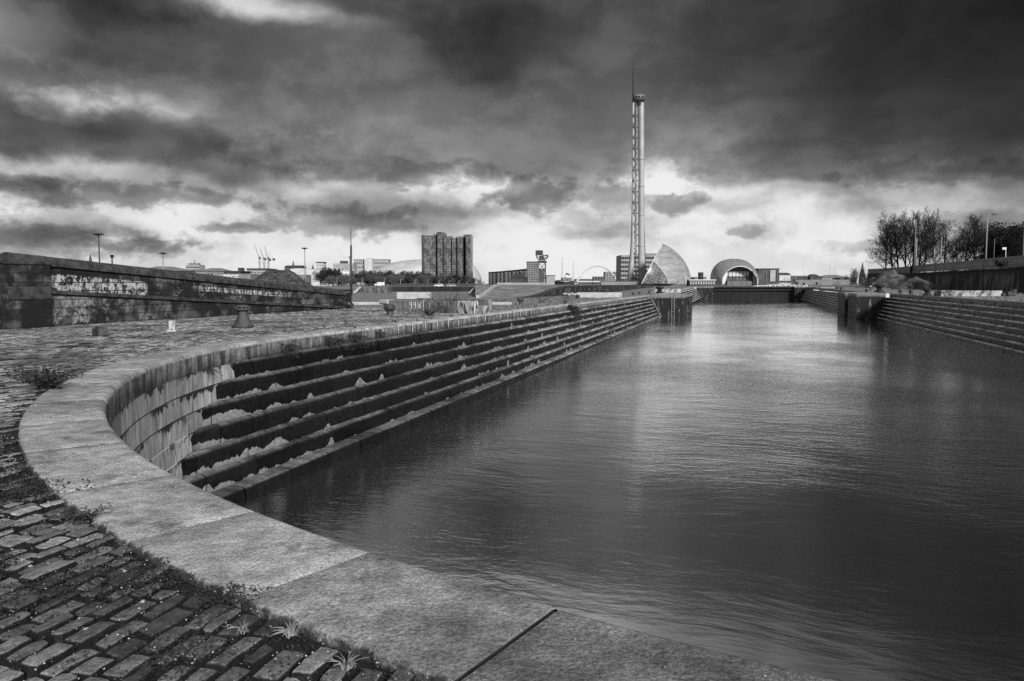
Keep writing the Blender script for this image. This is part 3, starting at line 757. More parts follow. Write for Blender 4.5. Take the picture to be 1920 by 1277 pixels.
# ------------------------------------------------------------------ ramp wall on the left
def f_rampwall(t):
    v = t.pos(); x, y, z = t.sep(v); vv = t.comb(y, z, 0)
    br = t.n('ShaderNodeTexBrick'); br.offset = .5; t.put(br.inputs['Vector'], vv); br.inputs['Scale'].default_value = 1
    br.inputs['Brick Width'].default_value = 1.15; br.inputs['Row Height'].default_value = .33; br.inputs['Mortar Size'].default_value = .012
    br.inputs['Color1'].default_value = (.035,) * 3 + (1,); br.inputs['Color2'].default_value = (.13,) * 3 + (1,); br.inputs['Mortar'].default_value = (.02,) * 3 + (1,)
    bwn = t.n('ShaderNodeRGBToBW'); t.L.new(br.outputs['Color'], bwn.inputs[0])
    c = t.mul(bwn.outputs[0], t.rng(t.noise(v, 2.5, 6, .68), .28, .72, .3, 1.7))
    soot = t.rng(t.noise(t.scale(v, 1, .9, .8), .8, 6, .66, .4), .40, .54)
    c = t.lerp(t.mul(soot, .93), c, .010)
    s0 = t.attr('paint')                                            # height above the string course / metres along
    # worn white paint: a lettered band and block patches, broken up
    wear = t.rng(t.noise(v, 4.5, 6, .72), .40, .56)
    let = t.rng(t.noise(t.scale(vv, 5.2, 3.0, 1), 1.0, 2, .45, 1.2), .44, .50)
    zr = t.m('SUBTRACT', z, t.add(1.28, t.mul(t.add(y, -22.3), -.0568)))
    zt_ = t.m('SUBTRACT', z, t.add(2.60, t.mul(t.add(y, -20.8), -.064)))
    p1 = t.mul(t.mul(t.rng(y, 22.2, 22.35), t.rng(y, 27.3, 27.1)), t.mul(t.rng(zr, .06, .10), t.rng(zt_, -.48, -.56)))
    p1 = t.mul(p1, t.m('MAXIMUM', let, t.rng(t.noise(vv, .9, 2), .54, .56)))
    p2 = t.mul(t.mul(t.rng(y, 30.0, 31.2), t.rng(y, 40, 36)), t.mul(t.rng(zr, .42, .46), t.rng(zr, .70, .66)))
    gaps = t.rng(t.m('ABSOLUTE', t.add(t.m('FRACT', t.mul(y, 2.1)), -.5)), .44, .36)
    p2 = t.mul(p2, gaps)
    p3 = t.mul(t.mul(t.rng(y, 22.2, 22.35), t.rng(y, 31, 25)), t.rng(zr, -.05, -.15))
    p3 = t.mul(p3, t.mul(t.rng(t.noise(v, 1.1, 4, .6), .40, .60), .55))
    sq = t.voro(t.scale(vv, 1.3, 2.3, 1), 1.5, 'DISTANCE_TO_EDGE')
    tagm = t.mul(t.mul(t.rng(sq, .035, .015), t.rng(t.noise(vv, .8, 2), .5, .58)), t.mul(t.rng(zr, .08, .12), t.rng(y, 27.5, 28)))
    pm = t.mul(t.m('MAXIMUM', t.m('MAXIMUM', p1, p2), t.m('MAXIMUM', p3, t.mul(tagm, .6))), wear)
    pm = t.mul(pm, t.rng(br.outputs['Fac'], .6, .3))
    c = t.lerp(pm, c, .48)
    setc(t, c); t.b.inputs['Roughness'].default_value = .85
    bump(t, t.add(t.mul(br.outputs['Fac'], -1.2), t.noise(v, 9, 6, .7)), .8, .03)
M_RAMP = mat('ramp_masonry', f_rampwall)
M_RCOP = plain('ramp_coping', .016, .08, 3, .8, .7, 12)
XW = -25.0
rw = thing('ramp_wall', 'sloping sooty stone ramp wall with rounded coping and worn white graffiti', 'stone wall', (XW, 32, 0))
def topz(y): return 2.60 - .0640 * (y - 20.8)
def strz(y): return 1.28 - .0568 * (y - 22.3)
ys = list(np.arange(20.8, 44.8, .6)) + [44.9]
b = MB()
b.grid([[(XW, y, -.2), (XW, y, max(0.02, strz(y) - .02)), (XW, y, topz(y) - .17), (XW - .62, y, topz(y) - .17), (XW - .62, y, -.2)] for y in ys])
b.face([(XW - .62, ys[0], -.2), (XW, ys[0], -.2), (XW, ys[0], topz(ys[0]) - .17), (XW - .62, ys[0], topz(ys[0]) - .17)])
b.face([(XW - .62, ys[-1], topz(ys[-1]) - .17), (XW, ys[-1], topz(ys[-1]) - .17), (XW, ys[-1], -.2), (XW - .62, ys[-1], -.2)])
b.build('wall_face', M_RAMP, rw)
b = MB(); rows = []
for y in ys:
    z0 = topz(y) - .18; rr_ = []
    for q in range(0, 181, 20):
        rr_.append((XW - .30 + .40 * math.cos(R_(q)), y, z0 + .06 + .27 * math.sin(R_(q)) + .012 * h2(y, q * .05, 2)))
    rows.append([(XW + .10, y, z0 - .06)] + rr_ + [(XW - .70, y, z0 - .06)])
b.grid(rows); b.face(rows[0][::-1]); b.face(rows[-1]); b.build('rounded_coping', M_RCOP, rw)
b = MB(); b.grid([[(XW + .0, y, strz(y) + .08), (XW + .10, y, strz(y) + .04), (XW + .11, y, strz(y) - .06), (XW, y, strz(y) - .10)] for y in [22.3] + [v for v in ys if v > 22.4]])
b.build('string_course', M_RCOP, rw)
b = MB(); b.box((XW - .10, 44.95, .6), (.9, .35, 1.25), 0, .04); b.box((XW - .1, 44.95, .14), (1.05, .55, .30), 0, .03); b.build('end_pillar', M_RAMP, rw)
# plain lower pilaster at the near (left) end and the wall running on out of the frame
lw = thing('boundary_wall', 'dark lower stone wall running on from the high end of the ramp wall', 'stone wall', (XW, 17, 0))
b = MB(); b.box((XW - .28, 16.5, 1.05), (.9, 11.4, 2.5)); b.build('wall_face', M_RAMP, lw)
b = MB(); b.box((XW - .28, 16.5, 2.36), (1.0, 11.4, .14), 0, .03); b.build('coping', M_RCOP, lw)
# heavy ledge stones at the near end
b = MB(); b.box((XW + .09, 21.3, 1.25), (.22, 1.75, .5), 0, .04); b.build('corbel', M_RCOP, rw)
# made ground behind the ramp wall
M_EARTH = plain('rough_earth', .07, .16, .5, .95, .8, 3)
e = MB(); xs_ = [XW - .6, -30, -40, -60, -100, -200]
e.grid([[(x, y, max(gz(x, y) - .3, min(1.15, strz(y) + .35) * (1 if x > -60 else .9)) if y < 44.7 else -.4) for x in xs_] for y in [-40, 0, 10, 20, 25, 30, 35, 40, 43, 44.6, 44.8]])
tag(e.build('terrain', M_EARTH), kind='structure')

# matching ramp further along, rising towards the river
r2 = thing('ramp_wall', 'distant low dark ramp wall rising from the quay towards the tower', 'stone wall', (XW, 180, 0))
def t2(y): return -.14 + 1.45 * sm(y, 88, 118) * .98
b = MB(); yy = list(np.arange(88, 120, 3)) + [130, 150, 180, 210, 245]
b.grid([[(XW, y, -.4), (XW, y, t2(y)), (XW - .7, y, t2(y)), (XW - .7, y, -.4)] for y in yy]); b.face([(XW, 245, -.4), (XW, 245, t2(245)), (XW - .7, 245, t2(245)), (XW - .7, 245, -.4)])
b.build('wall_face', M_RAMP, r2)
b = MB(); b.grid([[(XW + .06, y, t2(y) - .12), (XW + .06, y, t2(y) + .03), (XW - .76, y, t2(y) + .03), (XW - .76, y, t2(y) - .12)] for y in yy]); b.build('coping', M_RCOP, r2)
M_RGRD = plain('ramp_ground', .08, .32, .55, .95, .7, 3)
e = MB(); e.grid([[(x, y, -.5 if y < 87.5 else t2(y) - .08 + .12 * h2(x, y, .08)) for x in [XW - .7 + (min(-26, -.352 * y) - XW + .7) * k / 4 for k in range(5)]] for y in yy])
tag(e.build('terrain', M_RGRD), kind='structure')
M_CONC = plain('pale_concrete', .34, .5, 1.5, .85, .4, 9)
b = MB(); b.tube([(-31.0 - 6.6 * k / 10, 89 + 2.9 * k, t2(89 + 2.9 * k) + .08) for k in range(11)], .26, 4); tag(b.build('kerb', M_CONC), 'pale concrete kerb climbing the left part of the grassy ramp', 'kerb')

# ------------------------------------------------------------------ things on the near quay
def capstan_prof(s=1.0):
    return [(r * s, z * s) for r, z in [(.50, 0), (.52, .03), (.50, .09), (.44, .16), (.37, .27), (.31, .40), (.275, .55), (.265, .70), (.275, .80)]]
c0 = at(456, 613, 0)
cp = thing('capstan', 'waisted rusty iron capstan with pigeonholed head standing on the setts', 'capstan', c0)
b = MB(); b.lathe(c0, [(r * .72, z * .78) for r, z in capstan_prof()], 32); b.build('drum', plain('weathered_iron', .028, .085, 5, .6, .6, 26, streak=True), cp, True)
b = MB(); sc_ = lambda pr: [(r * .80, z * .78) for r, z in pr]
b.lathe(c0, sc_([(.25, .78), (.36, .80), (.375, .84), (.37, .865)]), 32); b.lathe(c0, sc_([(.335, .965), (.32, .99), (.24, 1.04), (.12, 1.055), (.0, 1.06)]), 32); b.lathe(c0, sc_([(.25, .86), (.24, .97)]), 20)
for k in range(10):
    q = 2 * math.pi * k / 10 + .2
    b.box((c0.x + .25 * math.cos(q), c0.y + .25 * math.sin(q), c0.z + .714), (.085, .07, .09), q, .01, taper=.93)
b.build('head', plain('weathered_iron', .045, .13), cp, True)
b = MB(); b.lathe(c0, [(.40, -.03), (.415, .02), (.385, .035)], 32); b.build('base_ring', M_IRON, cp, True)

def f_boll(t):
    v = t.obj(); setc(t, t.lerp(t.rng(t.noise(v, 6, 6, .7), .3, .7), .02, .085)); t.b.inputs['Roughness'].default_value = .55; bump(t, t.noise(v, 25, 5, .7), .6, .02)
M_BOLL = mat('bollard_iron', f_boll)
p0 = at(731, 591, gz(-17, 35))
B0 = thing('bollard', 'mushroom headed iron bollard in front of the graffitied trough', 'bollard', p0, 'mooring bollards along the dock')
b = MB(); b.lathe(p0, [(.21, -.03), (.21, .02), (.185, .04), (.175, .10), (.175, .26)], 20); b.build('post', M_BOLL, B0, True)
b = MB(); b.lathe(p0, [(.17, .20), (.22, .24), (.28, .30), (.305, .37), (.30, .44), (.26, .51), (.19, .56), (.10, .585), (.0, .59)], 24); b.build('cap', M_BOLL, B0, True)
for px, py, z, s, lb in (
    (976, 570, None, .92, 'mushroom bollard on the left quay beyond the trough and its painted end'),
    (1083, 561, None, .88, 'mushroom bollard in front of the pale low concrete wall'),
    (1187, 553.5, None, .8, 'first of the small far bollards short of the left gate pier'),
    (1199, 552, None, .8, 'second of the small far bollards short of the left gate pier'),
    (1218, 550.5, None, .9, 'small far bollard just before the left gate pier'),
    (1248, 548.5, None, 1.1, 'far bollard standing on the quay behind the left gate pier'),
    (1625, 548.5, .17, 1.0, 'small bollard on the right quay beside the pale post'),
    (1688, 550.6, .17, 1.0, 'mushroom bollard on the right quay, just left of the paler capped one'),
    (1708, 551.8, .17, 1.05, 'mushroom bollard with a pale cap on the right quay'),
    (1569, 542.5, .3, 1.2, 'far bollard on the right quay beyond the gate, beside the pale wall end'),
    (1577, 543.5, .3, 1.1, 'far bollard on the right quay beyond the gate, nearest the rubble blocks'),
    (1526, 543, .35, 1.0, 'farthest bollard on the right quay by the steps'),
    (1494, 533.6, .8, 1.7, 'bollard on the quay right of the caisson in front of white rubble'),
    (1507, 534.2, .8, 1.3, 'lower bollard beside the pale slab at the right end of the caisson'),
    (1531, 533.5, .8, 1.5, 'pair forming bollard far right beyond the caisson')):
    if z is None: q = at(px, py, 0); z = gz(q.x, q.y)
    q = at(px, py, z)
    if q.length > 330: q = P(px, py, 275)
    copy_tree(B0, q, rng.random() * 3, lb, s)
# big double head bollards (capstans) further off
M_DKI = plain('dark_iron', .012, .03, 6, .5, .4, 20)
def spool(px, py, z, s, lb):
    q = at(px, py, z)
    o = thing('capstan', lb, 'capstan', q, 'dark capstans on the far quays')
    b = MB(); b.lathe(q, [(.8 * s, -.05), (.8 * s, .2 * s), (.45 * s, .3 * s), (.38 * s, .75 * s)], 18); b.build('drum', M_DKI, o, True)
    b = MB(); b.lathe(q, [(.36 * s, .7 * s), (.85 * s, .98 * s), (.88 * s, 1.2 * s), (.5 * s, 1.35 * s), (0, 1.38 * s)], 18); b.build('head', M_DKI, o, True)
    return o
spool(1648.5, 548, .17, 1.0, 'dark flared capstan on the right quay at the foot of the earth mound')
spool(1738, 553.5, .17, .62, 'dark flared capstan on the right quay beside the long painted concrete block')
spool(1237, 549.5, -.2, .95, 'dark flared capstan on the quay behind the left gate pier')

# small white post, stone block
q = at(324, 621, 0)
o = thing('marker_post', 'short square white painted post with peeling paint on the setts', 'post', q)
def f_peel(t):
    v = t.obj(); f = t.rng(t.noise(t.scale(v, 1, 1, .28), 5, 5, .65, .6), .50, .56); setc(t, t.lerp(f, .45, .05)); bump(t, t.noise(v, 14, 4), .4, .01)
M_PEEL = mat('peeling_white', f_peel)
def f_peel2(t):
    v = t.obj(); f = t.rng(t.noise(t.scale(v, 1, 1, .8), 1.6, 6, .72), .42, .60); c = t.lerp(f, .42, .06); c = t.mul(c, t.rng(t.noise(v, 5, 5, .7), .3, .7, .6, 1.2)); setc(t, c)
M_PEEL2 = mat('peeling_block', f_peel2)
b = MB(); b.box(q + Vector((0, 0, .18)), (.19, .19, .36), .4, .015); b.build('shaft', M_PEEL, o)
b = MB(); b.box(q + Vector((0, 0, .01)), (.30, .30, .06), .4, .015); b.build('foot', M_CONC, o)
q = at(188, 629, 0)
b = MB()
b.box(q + Vector((0, 0, .11)), (.28, .62, .24), R_(62), .03); b.box(q + Vector((.02, .02, .235)), (.24, .36, .06), R_(62), .02)
o = b.build('kerb_stone', plain('dark_stone', .02, .10, 5, .8, .7, 14)); tag(o, 'dark chipped squared stone block lying on the setts near the ramp wall', 'stone block')

# the long concrete trough with lettering
def f_trough(t):
    v = t.obj(); setc(t, t.mul(t.lerp(t.rng(t.noise(v, 1.2, 6, .7), .3, .7), .12, .27), t.rng(t.noise(t.scale(v, 5, 5, .6), 1.5, 5), .3, .7, .65, 1.2))); bump(t, t.noise(v, 12, 5, .7), .5, .02)
M_TR = mat('trough_concrete', f_trough)
A = at(697, 581, 0); Bq = at(862, 590, -.04)
A = Vector((-20.6, 41.4, gz(-20.6, 41.4))); Bq = Vector((-14.75, 39.0, gz(-14.8, 39)))
ex = (Bq - A); ex.z = 0; LT = ex.length; ex.normalize(); eyv = Vector((-ex.y, ex.x, 0)); ang = math.atan2(ex.y, ex.x)
tr = thing('concrete_trough', 'long grey concrete trough wall with scrawled letters and white painted end', 'concrete wall', A)
def tb(u0, u1, v0, v1, z0, z1, bev=.02):
    c = A + ex * (u0 + u1) / 2 + eyv * (v0 + v1) / 2; b = MB()
    b.box((c.x, c.y, A.z + (z0 + z1) / 2), (u1 - u0, v1 - v0, z1 - z0), ang, bev); return b
tb(.55, LT, 0, .30, -.15, .66).build('front_wall', M_TR, tr)
tb(.3, LT, 2.6, 2.9, -.15, .74).build('rear_wall', M_TR, tr)
tb(.6, LT, .302, 2.598, -.1, .40).build('filling', M_EARTH, tr)
tb(-.15, .60, -.12, .55, .40, .68, .06).build('capstone', M_CONC, tr)
tb(0.05, .50, -.05, .45, -.15, .40, .06).build('pillar', M_TR, tr)
tb(LT, LT + 1.15, -.05, .4, -.15, .70, .03).build('painted_end', M_PEEL, tr)
tb(LT + 1.4, LT + 1.62, .5, .75, -.1, .42, .05).build('stub', M_PEEL, tr)
def stroke(pts, u0, s, z0):
    out = []
    for a, h in pts: p = A + ex * (u0 + a * s) + eyv * (-.006); out.append((p.x, p.y, A.z + z0 + h * s))
    return out
M_WPAINT = plain('white_paint', .55, .78, 6, .8)
b = MB(); z0 = .16; sc = .42
def ltr(u, pts): b.tube(stroke(pts, u, sc, z0), .016, 4)
ltr(2.45, [(0, 1), (.05, .55), (.3, .5), (.35, 1)]); ltr(2.45, [(.35, 1), (.35, .1), (.15, -.1), (0, .05)])
ltr(2.80, [(0, 1), (.05, .55), (.3, .5), (.35, 1)]); ltr(2.80, [(.35, 1), (.35, .1), (.15, -.1), (0, .05)])
ltr(3.15, [(0, 1), (.1, .1), (.25, .7), (.4, .1), (.55, 1)])
ltr(3.55, [(.1, -.15), (.1, 1.25)])
ltr(3.85, [(0, .2), (.05, .2)]); ltr(3.95, [(.0, .85), (.4, .95), (.35, .1), (.2, .0)]); ltr(3.9, [(0, .55), (.2, .5)])
b.build('lettering', M_WPAINT, tr)
# pale concrete slabs on the quays
def slab(name, label, pxa, pya, pxb, pyb, z, h, th, m=M_CONC, cat='concrete block', bev=.03):
    a, c = at(pxa, pya, z), at(pxb, pyb, z); dv = c - a; L = dv.length; an = math.atan2(dv.y, dv.x); mid = (a + c) / 2
    nn = Vector((-dv.y, dv.x, 0)).normalized() * th / 2
    b = MB(); b.box((mid.x + nn.x, mid.y + nn.y, z + h / 2 - .1), (L, th, h + .2), an, bev); o = b.build(name, m, None, loc=(mid.x, mid.y, z)); return tag(o, label, cat)
def slabD(name, label, pxa, pxb, ytop, ybase, D, th, m=M_CONC, cat='concrete block'):
    a, c = P(pxa, ybase, D), P(pxb, ybase, D); zt = P(pxa, ytop, D).z; z = min(a.z, c.z); dv = c - a; mid = (a + c) / 2; an = math.atan2(dv.y, dv.x)
    nn = Vector((-SY, CY, 0)) * th / 2
    b = MB(); b.box((mid.x + nn.x, mid.y + nn.y, (zt + z - .3) / 2), (Vector((dv.x, dv.y, 0)).length, th, zt - z + .3), an, .03); o = b.build(name, m, None, loc=(mid.x, mid.y, z)); return tag(o, label, cat)
slabD('concrete_block', 'long pale flat concrete block in front of the dark quay wall', 744, 806, 548, 556, 84, 2.0)
slabD('kerb', 'pale concrete kerb crossing the quay behind the trough', 650, 960, 566.5, 569.5, 62, .5, M_CONC, 'kerb')
slabD('concrete_wall', 'pale low concrete wall behind the bollard on the left quay', 1082, 1166, 548.5, 558, 96, .8)
slabD('concrete_wall', 'light patchy low wall near the left gate pier, with dark capstan before it', 1218, 1276, 541.5, 547, 150, .8, M_PEEL2)
slabD('painted_block', 'long painted concrete block with peeling white sides on the right quay', 1765, 1879, 545, 556, 88, 1.6, M_PEEL2, 'concrete block')
slabD('concrete_block', 'grey low concrete block between the dark capstan and the painted block', 1745, 1764, 548.5, 553.5, 96, 1.2, M_TR)
slabD('concrete_wall', 'pale low wall on the right quay beyond the gate pier', 1539, 1566, 539, 543.5, 210, 1.0)
slabD('concrete_wall', 'patchy painted low wall beyond the right gate pier, below the mound', 1584, 1608, 540, 544.5, 205, 1.0, M_PEEL2)
slabD('steel_plate', 'pale tilted slab at the right end of the far caisson', 1510, 1514.5, 534, 545, 236, .5, M_CONC, 'slab')
b = MB(); q = P(1893, 556, 84)
b.box(q + Vector((0, 0, .3)), (1.1, .7, .5), .5, .08); b.box(q + Vector((.35, .1, .62)), (.6, .5, .35), .9, .06); b.box(q + Vector((-.5, -.1, .2)), (.6, .5, .3), .2, .06)
tag(b.build('winch', plain('dark_stone', .02, .10)), 'dark broken winch block at the right edge beside the painted block', 'winch')
q = at(1632, 545, .17); o = thing('marker_post', 'pale topped slim post on the right quay left of the flared capstan', 'post', q)
b = MB(); b.tube([q, q + Vector((0, 0, .75))], .12, 8); b.build('shaft', M_DKI, o); b = MB(); b.tube([q + Vector((0, 0, .75)), q + Vector((0, 0, 1.0))], .13, 8); b.build('cap', M_WPAINT, o)
q = at(1664, 554.5, .1); b = MB(); b.box(q + Vector((0, 0, .0)), (.42, .3, .5), 0, .03); tag(b.build('marker_stone', M_WPAINT), 'small white marker stone on the edge of the right dock wall', 'marker')
# dark quay wall of the next dock
M_DW = plain('dark_quay_wall', .008, .03, .5, .8, .5, 2, streak=True)
o = slabD('quay_wall', 'dark quay wall of the neighbouring dock behind the pale block', 726, 912, 537.5, 553, 170, 3, M_DW, 'quay wall')
o = thing('quay_wall', 'grey ruined stone quay wall with buttresses left of the dark wall', 'quay wall', P(690, 553, 160))
b = MB(); a_, c_ = P(672, 553, 160), P(728, 553, 160); zt = P(700, 538, 160).z; b.prism([(a_.x, a_.y), (c_.x, c_.y), (c_.x - SY * 4, c_.y + CY * 4), (a_.x - SY * 4, a_.y + CY * 4)], -.6, zt); b.build('wall_face', plain('grey_ruin', .05, .17, .6, .9, .6, 3), o)
for px in (676, 696, 712, 724):
    a_ = P(px, 553, 158.6); b = MB(); b.box((a_.x, a_.y, (zt - .7) / 2), (.8, 1.6, zt + .5), YAW, .1); b.build('buttress', plain('grey_ruin', .05, .17), o)
b = MB(); a_, c_ = P(660, 553, 157), P(676, 538, 157); b.tube([a_, c_], .3, 4); b.build('coping_strip', M_CONC, o)
for (pa, ya, pb, yb, lb) in ((878, 553, 893, 537.5, 'pale stone strip leaning down the end of the dark quay wall'),):
    b = MB(); b.tube([P(pa, ya, 150), P(pb, yb, 150)], .28, 4); tag(b.build('stone_strip', M_CONC), lb, 'stone strip')

# gravel heap and earth mounds
def mound(name, label, pxl, pxr, pxt, ytop, ybase, D, m, dep, amp=.5, ridge=None, seed=1):
    a, c, tp = P(pxl, ybase, D), P(pxr, ybase, D), P(pxt, ytop, D)
    Wd = (c - a).length; H = tp.z - min(a.z, c.z); ex_ = (c - a).normalized(); ey_ = Vector((-SY, CY, 0)); ut = (pxt - pxl) / (pxr - pxl)
    pts = []
    for j in range(37):
        vv = -1 + 2 * j / 36; rw_ = []
        for i in range(61):
            u = i / 60; s_ = u / ut if u < ut else (1 - u) / (1 - ut)
            prof = (sm(s_, 0, .8) * .45 + .55 * min(1, s_ * 1.35)) if ridge else (sm(s_, 0, 1) * .25 + .75 * s_)
            hh = H * max(0, prof - (abs(vv) ** 1.5) * .95 * (1 if prof > 0 else 0)) if True else 0
            hh += amp * H * .25 * (mnoise.noise(Vector((u * 7 + seed, vv * 4, seed))) + .5 * mnoise.noise(Vector((u * 19, vv * 11, seed)))+ .3 * mnoise.noise(Vector((u * 45, vv * 25, seed)))) * min(1, hh / (H * .2))
            p = a + ex_ * (Wd * u) + ey_ * (vv * dep); rw_.append((p.x, p.y, a.z - .3 + hh))
        pts.append(rw_)
    b = MB(); b.grid(pts); o = b.build(name, m, None, True); o.location = (0, 0, 0); return tag(o, label, 'heap')
M_GRAV = plain('dark_gravel', .006, .10, 2.2, .95, 1.0, 9)
mound('gravel_heap', 'dark rounded heap of gravel behind the ramp wall', 452, 604, 520, 502.5, 541, 118, M_GRAV, 5, .22, True)
M_MND = plain('rough_grass_earth', .025, .15, .55, .95, .9, 1.6)
mound('earth_mound', 'tall grassy earth mound against the right retaining wall', 1592, 1762, 1668, 505.5, 546, 205, M_MND, 12, .7, seed=4)
mound('earth_mound', 'lower earth mound in front of the dark retaining wall', 1655, 1784, 1717, 517, 547, 172, plain('mound_earth_dark', .02, .13, .8, .95, .9, 2), 8, .65, seed=9)
M_WR = plain('white_rubble', .35, .8, 1.2, .9, .8, 6)
b = MB()
for i in range(260):
    px = rng.uniform(1412, 1512); D = rng.uniform(258, 275); q = P(px, 533.5, D); s_ = rng.uniform(.3, 1.0)
    b.box((q.x, q.y, .62 + rng.random() * .7 * (1 - abs(px - 1465) / 60)), (s_, s_ * rng.uniform(.5, 1), s_ * .6), rng.random() * 3, .12 * s_, taper=.8)
tag(b.build('rubble', M_WR), 'low spread of white broken rubble beyond the caisson', 'rubble', kind='stuff')
b = MB()
for i in range(120):
    px = rng.uniform(1040, 1140); q = P(px, 545, rng.uniform(112, 119)); s_ = rng.uniform(.12, .45)
    b.box((q.x, q.y, -.2 + rng.random() * .35), (s_, s_ * .8, s_ * .6), rng.random() * 3, .1 * s_, taper=.8)
tag(b.build('rubble', M_WR), 'scatter of pale broken concrete below the distant ramp wall', 'rubble', kind='stuff')

# ------------------------------------------------------------------ far town
GLASSD = plain('window_glass', .012, .02, 1, .15, spec=.6)
def bld(name, label, cat, px0, px1, ytop, ybase, D, dep, m, win=None, D1=None, roof=None, roofm=None, group=None, ztop1=None, winm=None, par=None):
    D1 = D if D1 is None else D1
    a, c = P(px0, ybase, D), P(px1, ybase, D1); zt = P(px0, ytop, D).z; zb = max(-1.5, min(a.z, c.z) - 1)
    dv = Vector((c.x - a.x, c.y - a.y, 0)); L = dv.length; ex_ = dv / L; ny_ = Vector((-ex_.y, ex_.x, 0)); an = math.atan2(ex_.y, ex_.x)
    mid = Vector(((a.x + c.x) / 2, (a.y + c.y) / 2, 0))
    o = par or thing(name, label, cat, (mid.x, mid.y, 0), group)
    b = MB(); pl_ = [a, c, c + ny_ * dep, a + ny_ * dep]
    b.prism([(p.x, p.y) for p in pl_], zb, zt); b.build('wall', m, o)
    H = zt - max(0, min(a.z, c.z))
    if roof:
        rm = roofm or M_RCOP; b = MB(); e_ = .4
        q = [a - ex_ * e_ - ny_ * e_, c + ex_ * e_ - ny_ * e_, c + ex_ * e_ + ny_ * (dep + e_), a - ex_ * e_ + ny_ * (dep + e_)]
        if roof[0] == 'flat': b.prism([(p.x, p.y) for p in q], zt + .003, zt + roof[1])
        else:
            ins = min(dep / 2, L / 3) if roof[0] == 'hip' else 0
            r0, r1 = (q[0] + q[3]) / 2 + ex_ * ins, (q[1] + q[2]) / 2 - ex_ * ins
            z1 = zt + .003; zz = zt + roof[1]
            A_, B_, C_, D_ = [(p.x, p.y, z1) for p in q]; R0, R1 = (r0.x, r0.y, zz), (r1.x, r1.y, zz)
            b.face([A_, B_, R1, R0]); b.face([C_, D_, R0, R1]); b.face([B_, C_, R1]); b.face([D_, A_, R0]); b.face([D_, C_, B_, A_])
        b.build('roof', rm, o)
    if win:
        nc, nrw, wf, hf = win[:4]; z0 = win[4] if len(win) > 4 else .08; z1 = win[5] if len(win) > 5 else .96
        cw, chh = L / nc, H * (z1 - z0) / nrw; zb0 = max(0, min(a.z, c.z)) + H * z0
        b = MB(); b.box((0, 0, 0), (cw * wf, .3, chh * hf)); w0 = None
        for i in range(nc):
            for j in range(nrw):
                p = a + ex_ * (cw * (i + .5)) - ny_ * .06
                if w0 is None: w0 = b.build('window', winm or GLASSD); w0.parent = o; k_ = w0
                else: k_ = w0.copy(); col.objects.link(k_)
                k_.location = Vector((p.x, p.y, zb0 + chh * (j + .5))) - o.location; k_.rotation_euler = (0, 0, an)
    return o
WALL_L = plain('pale_render', .40, .58, .3, .9); WALL_M = plain('mid_render', .16, .26, .25, .9); WALL_D = plain('dark_brick', .05, .10, .25, .9); WALL_LG = plain('light_grey', .26, .36, .3, .85)
ROOF_D = plain('slate_roof', .04, .08, .4, .8); ROOF_M = plain('grey_roof', .15, .22, .3, .8); ROOF_L = plain('pale_roof', .45, .6, .2, .6)
# left, behind the ramp wall
bld('tenement', 'long low dark building with pitched roof seen over the ramp wall', 'building', 296, 368, 507, 536, 330, 14, WALL_D, (12, 2, .45, .5), roof=('hip', 2.0), roofm=ROOF_M, D1=350)
bld('tenement', 'dark hipped roof block right of the long low building over the ramp wall', 'building', 369, 420, 509, 536, 330, 14, WALL_M, (8, 2, .4, .5), roof=('hip', 1.6), roofm=ROOF_M)
o = bld('office_block', 'pale flat topped office block with a rooftop spike far left', 'building', 349.5, 375.5, 496.5, 536, 900, 16, WALL_LG, (8, 6, .7, .4, .1, .95))
b = MB(); q = P(365, 496.5, 908); b.box((q.x, q.y, q.z + 1), (12, 6, 2), YAW); b.build('plant_room', ROOF_M, o); b = MB(); b.tube([q + Vector((0, 0, 2)), q + Vector((0, 0, 6.5))], [.6, .15], 5); b.build('spike', WALL_D, o)
b = MB(); q = P(171.5, 533, 700); o = thing('church_spire', 'slim dark church spire just left of the first lamp mast', 'church', (q.x, q.y, 0))
b.lathe((q.x, q.y, 0), [(3.6, 0), (3.4, 14), (2.6, 17), (.15, P(171, 476, 700).z)], 8); b.build('steeple', WALL_D, o); b = MB(); b.tube([(q.x, q.y, 26.0), (q.x, q.y, 31)], .12, 4); b.build('finial', WALL_D, o)
# exhibition hall with its letters
hall = bld('exhibition_hall', 'low grey exhibition hall with big white rooftop letters', 'hall', 400, 470, 513.5, 536, 300, 20, WALL_M)
def letters(par, rows_, px0, y0, s, D, m):
    """block letters from strokes, as thin boxes on the facade"""
    for name, u0, strokes in rows_:
        b = MB()
        for (x0, y0_, x1, y1_) in strokes:
            c0_ = P(px0 + (u0 + (x0 + x1) / 2) * s, y0 - (y0_ + y1_) / 2 * s, D - .35); b.box(c0_, (abs(x1 - x0) * s * D / F, .3, abs(y1_ - y0_) * s * D / F), YAW)
        b.build('letter', m, par)
SL = [(0, 0, 1, .24), (.76, .2, 1, .6), (0, .42, 1, .62), (0, .5, .24, .9), (0, .82, 1, 1.06)]
EL = [(0, 0, .24, 1.06), (0, 0, 1, .24), (0, .42, .85, .62), (0, .82, 1, 1.06)]
CL = [(0, 0, .24, 1.06), (0, 0, 1, .24), (0, .82, 1, 1.06), (.76, .2, 1, .34), (.76, .72, 1, .86)]
letters(hall, [('S', 0, SL), ('E', 1.22, EL), ('C', 2.44, CL), ('C', 3.66, CL)], 419.3, 521.6, 6.0, 300, plain('white_letters', .8, .85, 2))
bld('hall_roof_block', 'dark rooftop plant block above the lettered hall', 'building', 425, 452, 510, 516, 330, 12, WALL_D, roof=('flat', .5))
bld('chimney_block', 'small dark square tower above the lettered hall', 'building', 446.5, 453, 502, 520, 420, 5, WALL_D, (2, 4, .5, .5))
